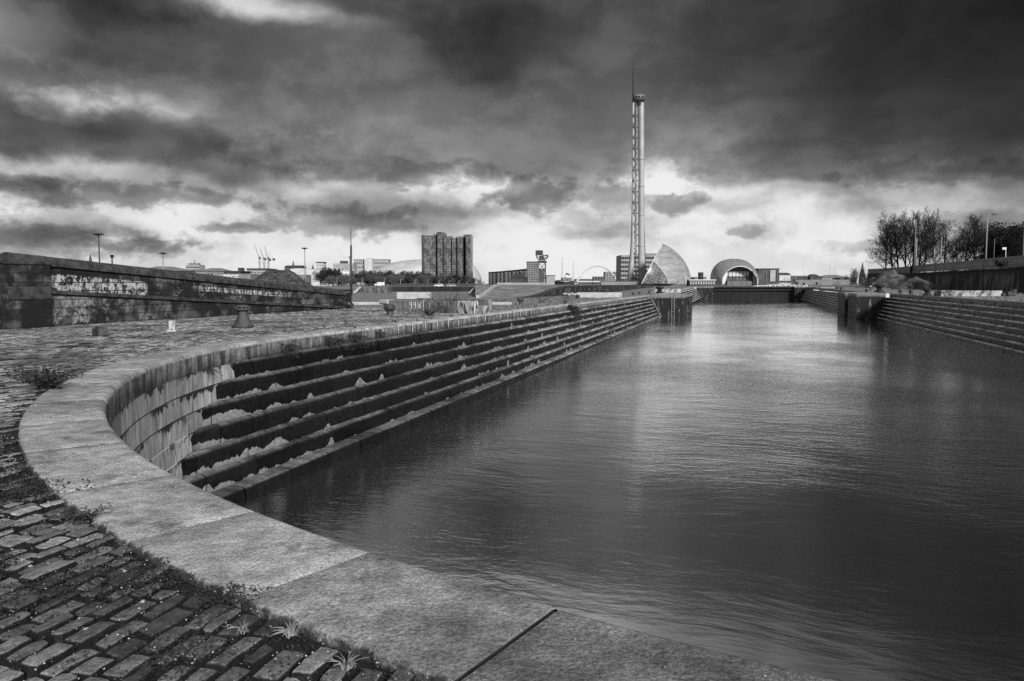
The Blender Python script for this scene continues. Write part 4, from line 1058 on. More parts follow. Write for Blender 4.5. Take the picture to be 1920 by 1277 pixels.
bld('warehouse', 'pale flat roofed warehouse seen beside the gravel heap', 'building', 464, 500, 506.5, 520, 500, 20, WALL_LG, (6, 1, .6, .3, .5, .8), roof=('flat', 1.2), roofm=ROOF_D)
# three tower cranes
M_CRN = plain('crane_grey', .20, .34, .5, .6)
def tower_crane(px, ytop_mast, jx, jy, D, lb):
    q = P(px, 533, D); zt = P(px, ytop_mast, D).z; o = thing('tower_crane', lb, 'crane', (q.x, q.y, 0), 'tower cranes beyond the gravel heap')
    b = MB(); r = .9; cs = [(q.x + r * sx, q.y + r * sy) for sx, sy in ((-1, -1), (1, -1), (1, 1), (-1, 1))]
    for c_ in cs: b.tube([(c_[0], c_[1], 0), (c_[0], c_[1], zt)], .26, 4)
    z = 20; f_ = 0
    while z < zt - 3: b.tube([(cs[0][0], cs[0][1], z), (cs[1][0], cs[1][1], z + 3)], .18, 3); b.tube([(cs[1][0], cs[1][1], z + 3), (cs[0][0], cs[0][1], z + 6)], .18, 3); z += 6
    b.build('mast', M_CRN, o)
    tip = P(jx, jy, D); base = Vector((q.x, q.y, zt)); b = MB(); up = Vector((0, 0, 1.6))
    sd = Vector((CY, SY, 0)) * 1.0
    b.tube([base + sd, tip], .28, 4); b.tube([base - sd + up * .5, tip], .28, 4)
    n = 10
    for k in range(n):
        p0, p1 = (base + sd).lerp(tip, k / n), (base - sd + up * .5).lerp(tip, (k + 1) / n); b.tube([p0, p1], .15, 3)
    b.build('jib', M_CRN, o)
    cj = base + Vector((CY, SY, 0)) * 6.5; b = MB(); b.tube([base, cj], .45, 4); b.build('counter_jib', M_CRN, o)
    b = MB(); b.box(cj + Vector((0, 0, -.6)), (2.6, 2, 2.6), YAW); b.build('counterweight', WALL_D, o)
    b = MB(); b.box(base + Vector((0, 0, 1)), (1.8, 1.8, 2), YAW); b.build('cab', WALL_D, o)
    ap = base + Vector((CY * 2, SY * 2, 7)); b = MB(); b.tube([base + sd * 1.2, ap], .2, 3); b.tube([cj, ap], .1, 3); b.tube([ap, base.lerp(tip, .7)], .08, 3); b.build('stays', M_CRN, o)
tower_crane(488, 485, 476.5, 458, 900, 'left hand tower crane with raised jib, tallest of the three')
tower_crane(496.5, 486.5, 486.5, 463, 900, 'middle one of the three tower cranes with raised jibs')
tower_crane(504.5, 485.5, 494.5, 459.5, 900, 'right hand one of the three tower cranes, jib crossing its neighbour')
# pale halls to the right of the heap
b = MB(); q0, q1 = P(544, 535, 420), P(600, 535, 420)
o = thing('exhibition_hall', 'pale hall with a long low curved roof right of the gravel heap', 'hall', ((q0.x + q1.x) / 2, (q0.y + q1.y) / 2, 0))
ny_ = Vector((-SY, CY, 0)); rows = []
for k in range(13):
    u = k / 12; p = q0.lerp(q1, u); zt = P(540 + 60 * u, 502.5 + 5 * u ** 2 + (2.5 * (1 - u) ** 6), 420).z; rows.append([(p.x, p.y, zt), (p.x + ny_.x * 30, p.y + ny_.y * 30, zt + .3)])
b.grid(rows); b.build('roof', ROOF_L, o)
b = MB(); b.grid([[r[0], (r[0][0], r[0][1], 0)] for r in rows]); b.build('wall', WALL_L, o); b = MB(); b.grid([[r[1], (r[1][0], r[1][1], 0)] for r in rows]); b.build('wall', WALL_L, o)
bld('hall_annex', 'low grey annex in front of the curved pale hall', 'building', 556, 574, 515, 535, 380, 10, WALL_M, (4, 1, .5, .3))
o = bld('church_hall', 'long dark roof with a small spire behind the curved hall', 'building', 534, 568, 501, 520, 800, 14, WALL_D, roof=('gable', 2))
b = MB(); q = P(550, 505, 805); b.lathe((q.x, q.y, 0), [(2.2, 0), (2.0, 17), (.2, P(550, 490, 800).z + 1)], 6); b.build('spire', WALL_D, o)
o = thing('church_spire', 'small dark pointed steeple right of the lamp mast beyond the pale hall', 'church', (P(587, 520, 760).x, P(587, 520, 760).y, 0)); q = P(587, 520, 760)
b = MB(); b.lathe((q.x, q.y, 0), [(3, 0), (2.8, 11), (1.8, 16), (.2, P(587, 497, 760).z)], 6); b.build('steeple', WALL_D, o); b = MB(); b.tube([(q.x, q.y, 18), (q.x, q.y, P(587, 494.5, 760).z)], .15, 4); b.build('finial', WALL_D, o)
bld('office_block', 'slim pale block with a dark roof edge left of the evergreen trees', 'building', 594.5, 607.5, 493, 535, 620, 8, WALL_L, (3, 7, .5, .25), roof=('flat', .9), roofm=ROOF_D)
o = bld('office_block', 'light office block with dark vertical bays left of the tall pole', 'building', 625, 663, 494, 535, 640, 14, WALL_LG, (5, 1, .5, .6, .2, .9))
b = MB(); q = P(645, 493, 648); b.box((q.x, q.y, q.z + .6), (6, 5, 2.2), YAW); b.build('plant_room', ROOF_D, o)
o = bld('hospital_block', 'broad pale block with a taller centre bay right of the tall pole', 'building', 664, 729, 487, 535, 1000, 18, WALL_LG, (16, 2, .6, .22, .62, .95), roof=('flat', .5), roofm=ROOF_D)
q0, q1 = P(684, 535, 994), P(698, 535, 994); b = MB(); b.prism([(q0.x, q0.y), (q1.x, q1.y), (q1.x - SY * 8, q1.y + CY * 8), (q0.x - SY * 8, q0.y + CY * 8)], 0, P(690, 483.5, 994).z); b.build('centre_bay', WALL_L, o)
bld('store_shed', 'small bright white shed among the evergreen trees', 'shed', 642, 660, 508, 530, 430, 8, plain('white_shed', .6, .8, .5, .7), roof=('gable', 1.0), roofm=ROOF_L)

# hotel tower of mirrored glass
def f_curtain(t):
    v = t.obj(); uv = t.uv()
    br = t.n('ShaderNodeTexBrick'); br.offset = 0; br.squash = 1; t.put(br.inputs['Vector'], uv); br.inputs['Scale'].default_value = 1
    br.inputs['Brick Width'].default_value = 1.45; br.inputs['Row Height'].default_value = 1.5; br.inputs['Mortar Size'].default_value = .16; br.inputs['Mortar Smooth'].default_value = .1
    br.inputs['Color1'].default_value = (.035,) * 3 + (1,); br.inputs['Color2'].default_value = (.09,) * 3 + (1,); br.inputs['Mortar'].default_value = (.21,) * 3 + (1,)
    bwn = t.n('ShaderNodeRGBToBW'); t.L.new(br.outputs['Color'], bwn.inputs[0])
    vor = t.voro(t.scale(uv, .35, .34, 1), 1.0, 'F1', 'Color'); r_, g_, b_ = t.sep(vor)
    c = t.mul(bwn.outputs[0], t.lerp(t.rng(r_, .2, .8), .65, 1.4))
    setc(t, c); t.put(t.b.inputs['Roughness'], t.lerp(br.outputs['Fac'], t.lerp(g_, .06, .25), .5)); t.b.inputs['Specular IOR Level'].default_value = .45
    bump(t, t.noise(uv, .25, 2), .22, .6)
M_CURT = mat('mirror_glass', f_curtain)
HD = 640
hq = P(838, 530, HD)
hotel = thing('hotel_tower', 'tall faceted mirrored glass hotel tower with stepped roofs', 'hotel', (hq.x, hq.y, 0))
def glassblock(pts, ytop, name='glass_block'):
    """vertical faceted block: pts = (px, depth offset) along the visible front, closed behind"""
    b = MB(); fr = [P(px, 530, HD + o_) for px, o_ in pts]; zt = P(pts[0][0], ytop, HD).z
    n_ = Vector((-SY, CY, 0)); bk = [fr[-1] + n_ * 18, fr[0] + n_ * 18]; lp = fr + bk; u_ = 0
    for i in range(len(lp)):
        p, q = lp[i], lp[(i + 1) % len(lp)]; L = (Vector((q.x - p.x, q.y - p.y, 0))).length
        ch = [(p.x, p.y, -1), (q.x, q.y, -1), (q.x, q.y, zt), (p.x, p.y, zt)]
        b.face(ch, [(u_, 0), (u_ + L, 0), (u_ + L, zt + 1), (u_, zt + 1)]); u_ += L
    b.face([(p.x, p.y, zt) for p in lp], [(.7, .7)] * len(lp)); b.build(name, M_CURT, hotel)
glassblock([(791, 4), (794.5, 0), (817.5, -1.5), (818.3, 1)], 441)
glassblock([(819, 1), (820.5, -4), (828.5, -5), (831.5, -1), (835, 3)], 435.7)
glassblock([(830.4, -.5), (833, -3), (845.6, -4), (846.2, 0)], 446.4)
glassblock([(847, 0), (848, -2), (855, -2.2), (856.5, 0.6)], 446)
glassblock([(856.5, .5), (858, -3), (867.5, -4), (869, 1)], 444.6)
glassblock([(872.8, 2), (873.6, -1), (883, -2), (885.3, 3)], 440)
b = MB(); a_, c_ = P(815, 530, HD + 6), P(880, 530, HD + 6); b.prism([(a_.x, a_.y), (c_.x, c_.y), (c_.x - SY * 12, c_.y + CY * 12), (a_.x - SY * 12, a_.y + CY * 12)], -1, P(840, 447, HD).z); b.build('core', plain('core_dark', .012, .02, 1), hotel)
for px0, px1, yt, dd in ((812, 820, 437.5, 8), (823, 833, 434.8, 10), (829, 837, 438.5, 6), (838, 848, 441.5, 8), (857, 868, 442.5, 6), (868.8, 875, 438.5, 8)):
    a_, c_ = P(px0, 450, HD + dd), P(px1, 450, HD + dd); b = MB(); zt = P(px0, yt, HD).z; b.prism([(a_.x, a_.y), (c_.x, c_.y), (c_.x - SY * 5, c_.y + CY * 5), (a_.x - SY * 5, a_.y + CY * 5)], zt - 6, zt); b.build('roof_plant', plain('plant_grey', .06, .2, .4), hotel)
a_, c_ = P(800, 530, HD - 10), P(889, 530, HD - 10); b = MB(); b.prism([(a_.x, a_.y), (c_.x, c_.y), (c_.x - SY * 12, c_.y + CY * 12), (a_.x - SY * 12, a_.y + CY * 12)], -1, P(800, 523, HD).z); b.build('podium', WALL_D, hotel)
b = MB(); b.tube([P(790, 441, HD + 6), P(794, 438.5, HD + 6)], .25, 4); b.build('davit', WALL_D, hotel)

# shell roofed auditorium behind the hotel
AD = 820
aq = P(800, 530, AD)
aud = thing('auditorium', 'pale overlapping shell roofed concert hall behind the glass hotel', 'auditorium', (aq.x, aq.y, 0))
M_SHELL = plain('shell_metal', .42, .60, .12, .45, spec=.5)
def shell(pxc, rpx, hpx, dep, off, name, m, q0=0, q1=180, pw=2.0):
    rows = []
    for k in range(33):
        q = R_(q0 + (q1 - q0) * k / 32); cxp = pxc + rpx * math.copysign(abs(math.cos(q)) ** (2 / pw), math.cos(q)); rr_ = []
        for j in range(9):
            w_ = j / 8 * 2 - 1; f_ = math.sqrt(max(0, 1 - (w_ * .995) ** 2))
            p = P(pxc + (cxp - pxc) * f_, 532, AD + off + w_ * dep); rr_.append((p.x, p.y, EYE + abs(math.sin(q)) ** (2 / pw) * hpx * AD / F * f_))
        rows.append(rr_)
    b = MB(); b.grid(rows); b.build(name, m, aud, True)
shell(790, 109, 45, 60, 0, 'roof_shell', M_SHELL)
shell(850, 54, 48, 50, -6, 'roof_shell', M_SHELL, 0, 100)
rows = []
for k in range(13):
    u = k / 12; px = 718 + 78 * u; y_ = 512 - 11.5 * u ** .85; p, p2_ = P(px, y_, AD - 5), P(px, y_ + 2.3 * min(1, u * 3), AD - 5); rows.append([p, p2_, P(px, y_ + 2.3 * min(1, u * 3), AD - 2), P(px, y_, AD - 2)])
b = MB(); b.grid([[tuple(v) for v in r] for r in rows], closed=True); b.build('eave_band', plain('eave_dark', .01, .02), aud)
rows = [[tuple(P(715 + 81 * k / 12, 514.4 - 11.5 * (k / 12) ** .85, AD - 2)), tuple(P(715 + 81 * k / 12, 533, AD - 2))] for k in range(13)]
b = MB(); b.grid(rows); b.build('lower_wall', WALL_LG, aud)
a_, c_ = P(880, 533, AD - 30), P(908, 533, AD - 30)
bld('entrance_canopy', 'low pale canopy building at the foot of the shell roofed hall', 'building', 895, 908, 528, 535, 600, 8, WALL_L, (6, 1, .4, .6), roof=('flat', .6), roofm=ROOF_L)

# riverside flats, stepping up in perspective
for i in range(5):
    p0, p1 = 916 + i * 14.6, 916 + (i + 1) * 14.6
    d0, d1 = 900 - i * 42, 900 - (i + 1) * 42
    yt = 532 - 21.0 * 900 / d0 * (1.0)
    o = bld('apartment_block', ['first and farthest of the row of riverside flats with white bays', 'second of the row of riverside flats with white bays', 'middle one of the row of riverside flats with white bays', 'fourth of the row of riverside flats with white bays', 'nearest of the row of riverside flats, beside the tall dark block'][i], 'flats', p0, p1, yt, 533, d0, 16, WALL_D, (3, 5, .5, .4), D1=d1 + 2, roof=('flat', .5), roofm=ROOF_D, group='riverside flats with white bays')
    for u in (.18, .62):
        b = MB(); q = P(p0 + (p1 - p0) * u, 533, d0 + (d1 - d0) * u - 1.5); q2 = P(p0 + (p1 - p0) * (u + .28), 533, d0 + (d1 - d0) * (u + .28) - 1.5); zt = P(p0, yt, d0).z - 1.2
        b.prism([(q.x, q.y), (q2.x, q2.y), (q2.x - SY * 3, q2.y + CY * 3), (q.x - SY * 3, q.y + CY * 3)], 0, zt); b.build('bay', plain('white_render', .6, .75, .4), o)
bld('apartment_tower', 'taller dark block of flats left of the hammerhead crane', 'flats', 988, 1010, 492, 533, 690, 14, WALL_M, (7, 9, .45, .5), roof=('flat', .8), roofm=ROOF_D)
bld('rotunda', 'low dark domed roof in front of the riverside flats', 'building', 956, 990, 522, 533, 560, 20, WALL_D, roof=('hip', 3.6), roofm=ROOF_D)
bld('river_shed', 'pale box shaped building right of the hammerhead crane', 'building', 1025, 1041, 517, 533, 700, 12, WALL_LG, roof=('flat', .5), roofm=ROOF_D)

# hammerhead crane
CD = 900
M_HAM = plain('hammerhead_steel', .02, .05, .5, .6)
cq = P(1016, 533, CD); hc_ = thing('hammerhead_crane', 'old dark hammerhead crane on a tall lattice tower', 'crane', (cq.x, cq.y, 0))
def X(px, py, off=0): return P(px, py, CD + off)
b = MB(); zz = [533, 520, 507, 493]
for px in (1010, 1022.5):
    for off in (0, 8): b.tube([X(px, 534, off), X(px, 491, off)], .75, 4)
for off in (0, 8):
    for y0_, y1_ in zip(zz[:-1], zz[1:]): b.tube([X(1010, y0_, off), X(1022.5, y1_, off)], .38, 4); b.tube([X(1022.5, y0_, off), X(1010, y1_, off)], .38, 4); b.tube([X(1010, y1_, off), X(1022.5, y1_, off)], .38, 4)
b.build('lattice_tower', M_HAM, hc_)
b = MB(); b.box(X(1016.2, 490.8, 4), (11.5, 10, 1.8), YAW); b.build('platform', M_HAM, hc_)
b = MB()
for off in (1, 7):
    b.tube([X(1004.5, 476, off), X(1028.5, 480, off)], .6, 4); b.tube([X(1007, 484, off), X(1013, 489, off)], .6, 4); b.tube([X(1004.8, 477, off), X(1007, 484, off)], .5, 4); b.tube([X(1013, 489, off), X(1020, 489, off)], .6, 4); b.tube([X(1020, 489, off), X(1028, 481, off)], .6, 4)
    for k in range(6): u = k / 5; b.tube([X(1005 + 22 * u, 476.3 + 3.6 * u, off), X(1008 + 14 * min(1, u + .1), 486, off)], .38, 4)
b.build('jib', M_HAM, hc_)
a_ = X(1011.5, 480, 4); b = MB(); b.box(X(1011, 474, 4), (8.6, 9, 5.2), YAW, 0); b.box(X(1011.2, 470.5, 4), (6, 7, 1.2), YAW); b.build('machinery_house', M_HAM, hc_)
b = MB(); b.box(X(1015.5, 483.5, 4), (6.2, 7, 5), YAW, taper=.8); b.build('slewing_frame', M_HAM, hc_)
b = MB(); b.box(X(1025, 479, 4), (3, 5, 1.4), YAW); b.build('trolley', M_HAM, hc_)

# paddle steamer at the quay
SD = 520
sq = P(1058, 533, SD); shp = thing('paddle_steamer', 'moored dark steamer with a white and black raked funnel and two masts', 'ship', (sq.x, sq.y, 0))
M_SHD = plain('ship_dark', .015, .05, .8, .5)
b = MB(); rows = []
for k in range(13):
    u = k / 12; px = 1040 + 37 * u; wd = 3.2 * math.sin(math.pi * min(1, max(0, u * .94 + .03))) ** .6; c_ = P(px, 533, SD); sh = 3.0 + .8 * (2 * u - 1) ** 2
    rows.append([(c_.x + SY * wd, c_.y - CY * wd, -1), (c_.x + SY * wd * 1.05, c_.y - CY * wd * 1.05, sh), (c_.x - SY * wd * 1.05, c_.y + CY * wd * 1.05, sh), (c_.x - SY * wd, c_.y + CY * wd, -1)])
b.grid(rows); b.build('hull', M_SHD, shp)
a_ = P(1062, 524.5, SD); b = MB(); b.box(a_ + Vector((0, 0, .3)), (7.5, 3.4, 2.4), YAW, .2); b.box(P(1050, 527, SD), (5, 3, 1.6), YAW, .2); b.build('deckhouse', plain('ship_house', .06, .35, .7), shp)
b = MB(); f0, f1 = P(1060.5, 526, SD), P(1064, 515.5, SD); b.tube([f0, f1], [1.45, 1.4], 16); b.build('funnel', plain('funnel_white', .65, .8), shp, True)
b = MB(); b.tube([f1, P(1065, 513, SD)], [1.46, 1.42], 16); b.build('funnel_top', M_SHD, shp, True)
for px, yt in ((1053.5, 481.5), (1074.3, 490)): b = MB(); b.tube([P(px, 530, SD), P(px + .6, yt, SD)], [.28, .12], 5); b.build('mast', plain('mast_grey', .2, .35), shp)

# arched road bridge
BD = 1000
bq = P(1118, 533, BD); br_ = thing('arch_bridge', 'white arched bridge with a bow of steel over its deck', 'bridge', (bq.x, bq.y, 0))
M_BRW = plain('bridge_white', .45, .6, .3, .5)
pts = []
for k in range(31):
    u = k / 30; px = 1080 + 80 * u; y_ = 530 - 31.0 * (1 - abs(2 * u - 1) ** 2.15); pts.append(P(px, y_, BD + (u - .5) * 60))
b = MB(); b.tube(pts, [1.05 + .3 * abs(k / 15 - 1) for k in range(31)], 6); b.build('arch', M_BRW, br_, True)
b = MB(); c0_, c1_ = P(1075, 528, BD - 30), P(1165, 528, BD + 30); dv = c1_ - c0_; b.box((c0_ + c1_) / 2, (dv.length, 16, 1.6), math.atan2(dv.y, dv.x)); b.build('deck', M_BRW, br_)
for k in range(3, 28, 2): b = MB(); b.tube([pts[k], Vector((pts[k].x, pts[k].y, P(1118, 528, BD).z))], .12, 3); b.build('hanger', M_BRW, br_)
for px in (1080, 1160): b = MB(); q = P(px, 533, BD); b.box((q.x, q.y, 1.5), (6, 10, 7), YAW, .3, .8); b.build('pier', WALL_L, br_)
bld('town_block', 'low dark flat block framed inside the arch of the bridge', 'building', 1113, 1134, 518.5, 533, 1250, 20, WALL_D, (6, 2, .5, .4))
bld('town_block', 'taller dark block seen behind the right end of the bridge arch', 'building', 1134, 1163, 509.5, 533, 1250, 20, WALL_M, (10, 5, .5, .45))
bld('town_row', 'long low dark terrace of roofs behind the bridge deck', 'building', 1078, 1136, 523, 533, 1400, 20, WALL_D, (30, 1, .5, .4))

# office building behind the tower
M_OFF = plain('office_stone', .22, .34, .3, .8)
o = bld('office_building', 'pale office building with bands of windows behind the tall tower', 'building', 1164, 1231, 478, 531, 520, 24, M_OFF, (20, 6, .72, .48, .04, .97))
b = MB(); a_, c_ = P(1188, 480, 526), P(1232, 480, 526); b.prism([(a_.x, a_.y), (c_.x, c_.y), (c_.x - SY * 12, c_.y + CY * 12), (a_.x - SY * 12, a_.y + CY * 12)], 14, P(1200, 474.5, 520).z); b.build('roof_plant', ROOF_M, o)
bld('car_park_bank', 'long plain grey sloping bank wall at the foot of the tower', 'bank wall', 1127, 1272, 527.5, 536, 392, 3, plain('bank_grey', .18, .26, .3, .85), roof=('flat', .15), roofm=ROOF_M)

# ------------------------------------------------------------------ the observation tower
TD = 428
tq = P(1200, 530, TD)
tw = thing('observation_tower', 'very tall slender observation tower with lattice side and round viewing cabin', 'tower', (tq.x, tq.y, 0))
M_TWR = plain('tower_white', .30, .42, .15, .42, spec=.5); M_TWD = plain('tower_steel', .04, .09, .3, .5); M_TWB = plain('tower_dark', .02, .04)
def TP(px, py, off=0): return P(px, py, TD + off)
ex_ = Vector((CY, SY, 0)); ny_ = Vector((-SY, CY, 0))
# main column: aerofoil section, slightly flared at the foot
rows = []
lv = [(532, 1196.3, 1210.5), (500, 1196.6, 1209.8), (470, 1196.8, 1208.8), (430, 1196.9, 1208.0), (350, 1196.9, 1207.8), (260, 1197.0, 1207.6), (193, 1197.0, 1207.4)]
for y_, xl_, xr_ in lv:
    c_ = TP((xl_ + xr_) / 2, y_); hw_ = (xr_ - xl_) / 2 * TD / F
    rows.append([tuple(c_ + ex_ * (hw_ * math.cos(R_(q))) + ny_ * (1.9 * math.sin(R_(q)))) for q in range(0, 360, 18)])
b = MB(); b.grid(rows, closed=True); b.build('column', M_TWR, tw, True)
for y_ in (300, 350.5, 405, 462, 505):
    c_ = TP(1202.4, y_); b = MB(); b.lathe((c_.x, c_.y, c_.z), [(1.75, -.12), (1.93, -.1), (1.93, .1), (1.75, .12)], 18); b.build('joint_ring', M_TWD, tw, True)
b = MB(); b.grid([[tuple(TP(xa, y_, -.4)), tuple(TP(xb, y_, .6)), tuple(TP(xb, y_, 1.2)), tuple(TP(xa, y_, 1.0))] for y_, xa, xb in ((532, 1208.5, 1212.6), (480, 1208.0, 1210.4), (440, 1207.4, 1209.0), (410, 1207.1, 1207.6))], closed=True); b.build('tail_fin', M_TWB, tw)
# forward strut that becomes the mast
st = [(532, 1180.8, 2.0), (500, 1183.6, 1.6), (470, 1185.6, 1.3), (440, 1186.6, 1.1), (380, 1187.0, .75), (193, 1187.2, .6)]
b = MB(); b.grid([[tuple(TP(x_, y_) + ex_ * (r_ * math.cos(R_(q))) + ny_ * (r_ * 1.4 * math.sin(R_(q)))) for q in range(0, 360, 36)] for y_, x_, r_ in st], closed=True); b.build('strut', M_TWR, tw, True)
b = MB(); b.tube([TP(1187.2, 194), TP(1187.1, 150), TP(1187.0, 107)], [.42, .3, .14], 8); b.build('mast', M_TWB, tw, True)
# lattice of rungs and diagonals between strut and column
def sx(y_):
    for (ya, xa, _), (yb, xb, _) in zip(st[:-1], st[1:]):
        if yb <= y_ <= ya: return xa + (xb - xa) * (ya - y_) / (ya - yb)
    return 1187.2
b = MB(); ylev = list(np.arange(522, 196, -20.4))
for k, y_ in enumerate(ylev):
    for off in (-1.2, 1.2): b.tube([TP(sx(y_) + .4, y_, off), TP(1197.5, y_, off)], .27, 4)
    for j, (ya, yb) in enumerate(((y_, y_ - 10.2), (y_ - 10.2, y_ - 20.4))):
        if yb < 196: continue
        for off in (-1.2, 1.2):
            if j == 0: b.tube([TP(sx(ya) + .4, ya, off), TP(1193.5, yb, off)], .22, 4)
            else: b.tube([TP(1193.5, ya, off), TP(sx(yb) + .4, yb, off)], .22, 4)
b.build('lattice', M_TWD, tw)
b = MB(); b.tube([TP(1194.0, 532), TP(1193.8, 196)], .3, 5); b.tube([TP(1191.5, 532, 1), TP(1191.6, 196, 1)], .14, 4); b.build('lift_rail', M_TWR, tw)
for k, y_ in enumerate(ylev[2::2]):
    b = MB(); c_ = TP(1193.6, y_ - 6); b.tube([TP(1190.5, y_ - 3, -1.4), TP(1188.4, y_ - 6, -1.6), TP(1190.5, y_ - 9, -1.4)], .16, 4); b.build('guy_bracket', M_TWD, tw)
# cabin
cb_ = TP(1198.8, 190); s_ = TD / F
b = MB(); b.lathe(cb_, [(2.0, -.9), (2.7, .1), (3.25, .55), (3.3, 1.0), (3.15, 1.15)], 28); b.build('cabin_base', M_TWD, tw, True)
b = MB(); b.lathe(cb_, [(3.0, 1.1), (2.95, 2.35)], 28); b.build('cabin_glass', GLASSD, tw, True)
for k in range(14): q = 2 * math.pi * k / 14; b = MB(); b.tube([cb_ + Vector((3.03 * math.cos(q), 3.03 * math.sin(q), 1.1)), cb_ + Vector((3.0 * math.cos(q), 3.0 * math.sin(q), 2.4))], .09, 4); b.build('mullion', M_TWR, tw)
b = MB(); b.lathe(cb_, [(3.25, 2.3), (3.3, 2.55), (2.9, 2.9), (2.0, 3.35), (1.0, 3.6), (0, 3.65)], 28); b.build('cabin_roof', plain('cabin_roof', .2, .3), tw, True)
b = MB(); b.tube([TP(1199, 197, -1.0), TP(1199, 191, -1.0)], 1.2, 8); b.build('neck', M_TWB, tw)
bld('tower_base_kiosk', 'low dark kiosk at the foot of the tall tower between its two legs', 'building', 1186, 1195, 519, 531, 440, 6, WALL_D)

# ------------------------------------------------------------------ science hall: tilted titanium sail
def f_titan(t):
    v = t.obj(); x, y, z = t.sep(v)
    n = t.noise(t.v('ADD', t.scale(v, .25, .25, 1.0), (0, 0, 0)), .9, 5, .6, .6)
    w_ = t.n('ShaderNodeTexWave', wave_type='BANDS', bands_direction='Z'); t.put(w_.inputs['Vector'], t.v('ADD', v, t.comb(0, 0, t.mul(t.noise(v, .12, 3), 4)))); w_.inputs['Scale'].default_value = .30; w_.inputs['Distortion'].default_value = 2.0; w_.inputs['Detail'].default_value = 3
    c = t.lerp(t.rng(n, .3, .7), .22, .38); c = t.mul(c, t.lerp(w_.outputs['Fac'], .90, 1.06))
    setc(t, c); t.b.inputs['Roughness'].default_value = .55; t.b.inputs['Metallic'].default_value = .2
    bump(t, w_.outputs['Fac'], .3, .08)
M_TI = mat('titanium_panels', f_titan)
def f_glaz(t):
    v = t.uv(); br = t.n('ShaderNodeTexBrick'); br.offset = 0; t.put(br.inputs['Vector'], v); br.inputs['Scale'].default_value = 1
    br.inputs['Brick Width'].default_value = 1.5; br.inputs['Row Height'].default_value = 1.5; br.inputs['Mortar Size'].default_value = .10
    br.inputs['Color1'].default_value = (.10,) * 3 + (1,); br.inputs['Color2'].default_value = (.2,) * 3 + (1,); br.inputs['Mortar'].default_value = (.035,) * 3 + (1,)
    bwn = t.n('ShaderNodeRGBToBW'); t.L.new(br.outputs['Color'], bwn.inputs[0]); setc(t, t.mul(bwn.outputs[0], t.rng(t.noise(v, .3, 3), .3, .7, .7, 1.4))); t.b.inputs['Roughness'].default_value = .2
M_GLZ = mat('gridded_glazing', f_glaz)
MD = 405
mq = P(1255, 532, MD); mall = thing('science_hall', 'leaning titanium sail shaped hall with a gridded glass corner', 'museum', (mq.x, mq.y, 0))
def ellp(xp, hp, sgn=-1):
    """point on the shell: frontal px offset from 1195 and px height -> world, on the near (sgn -1) or far side"""
    k = 1 - (xp / 101) ** 2 - (hp / 83) ** 2
    off = 20 * math.sqrt(max(0, k)); p = P(1195 + xp, 530 - hp, MD)
    dr = Vector((mq.x, mq.y, 0)).normalized() * off * sgn
    return Vector((p.x + dr.x, p.y + dr.y, p.z))
def xcut(hp): return 48 - (73 - hp) * .50                              # leaning straight edge
def xmax(hp): return 101 * math.sqrt(max(0, 1 - (hp / 83) ** 2))
def xg(hp): return 33 + (58 - 33) * (1 - (max(0, hp) / 38) ** 1.4) if hp < 38 else xcut(hp)      # curved edge of the glazing
def panel(fa, fb, h0, h1, sgn, n=26, m=22, grow=0.0, uv=False):
    rows, uvs = [], []
    for i in range(n + 1):
        hp = h0 + (h1 - h0) * i / n; a_, c_ = fa(hp), fb(hp); rr_, uu = [], []
        for j in range(m + 1):
            w_ = math.sin(R_(90) * j / m) if not uv else j / m; xp = a_ + (c_ - a_) * w_
            p = ellp(min(xp, xmax(hp) * .9999), hp, sgn); rr_.append((p.x + SY * grow, p.y - CY * grow, p.z)); uu.append((xp * MD / F * .8 - hp * MD / F * .35, hp * MD / F * .9 + xp * .1))
        rows.append(rr_); uvs.append(uu)
    b = MB(); b.grid(rows, uvs); return b
panel(lambda h: max(xcut(h), xg(h)), xmax, -2, 73, -1).build('titanium_shell', M_TI, mall, True)
panel(xcut, xmax, -2, 73, 1).build('rear_shell', M_TI, mall, True)
panel(lambda h: xcut(h), lambda h: max(xcut(h), xg(h) - .35), -2, 37.5, -1, uv=True).build('glazing', M_GLZ, mall, True)
b = MB(); rows = []
for i in range(27):
    hp = -2 + 75 * i / 26; rows.append([tuple(ellp(xcut(hp), hp, -1)), tuple(ellp(xcut(hp), hp, 1))])
b.grid(rows); b.build('end_wall', WALL_LG, mall)
b = MB(); b.tube([ellp(xcut(h), h, -1) + Vector((SY * .2, -CY * .2, 0)) for h in np.linspace(-2, 73, 16)], .28, 5); b.build('edge_trim', M_BRW, mall)
b = MB(); b.tube([ellp(xg(h), h, -1) + Vector((SY * .2, -CY * .2, 0)) for h in np.linspace(-2, 37.9, 16)], .20, 5); b.build('glazing_trim', M_BRW, mall)
b = MB(); b.tube([P(1286, 533, 385), P(1286, 517, 385)], .32, 6); tag(b.build('white_pylon', M_BRW), 'short white pylon in front of the titanium sail hall', 'pylon')

# link kiosk between the halls
o = bld('link_pavilion', 'low flat roofed glass pavilion between the sail hall and the domed cinema', 'pavilion', 1293, 1341, 526, 535, 392, 8, WALL_D, (10, 1, .6, .7), roof=('flat', .55), roofm=ROOF_L, winm=plain('shop_light', .25, .45, .6))
bld('plant_tower', 'small dark square block rising behind the glass pavilion', 'building', 1311.5, 1318.5, 510.5, 533, 470, 4, WALL_D, (2, 3, .6, .5))
bld('rear_block', 'long pale banded block behind the glass pavilion', 'building', 1292, 1325, 518, 533, 480, 8, WALL_L, (2, 2, .9, .4, .3, .95))

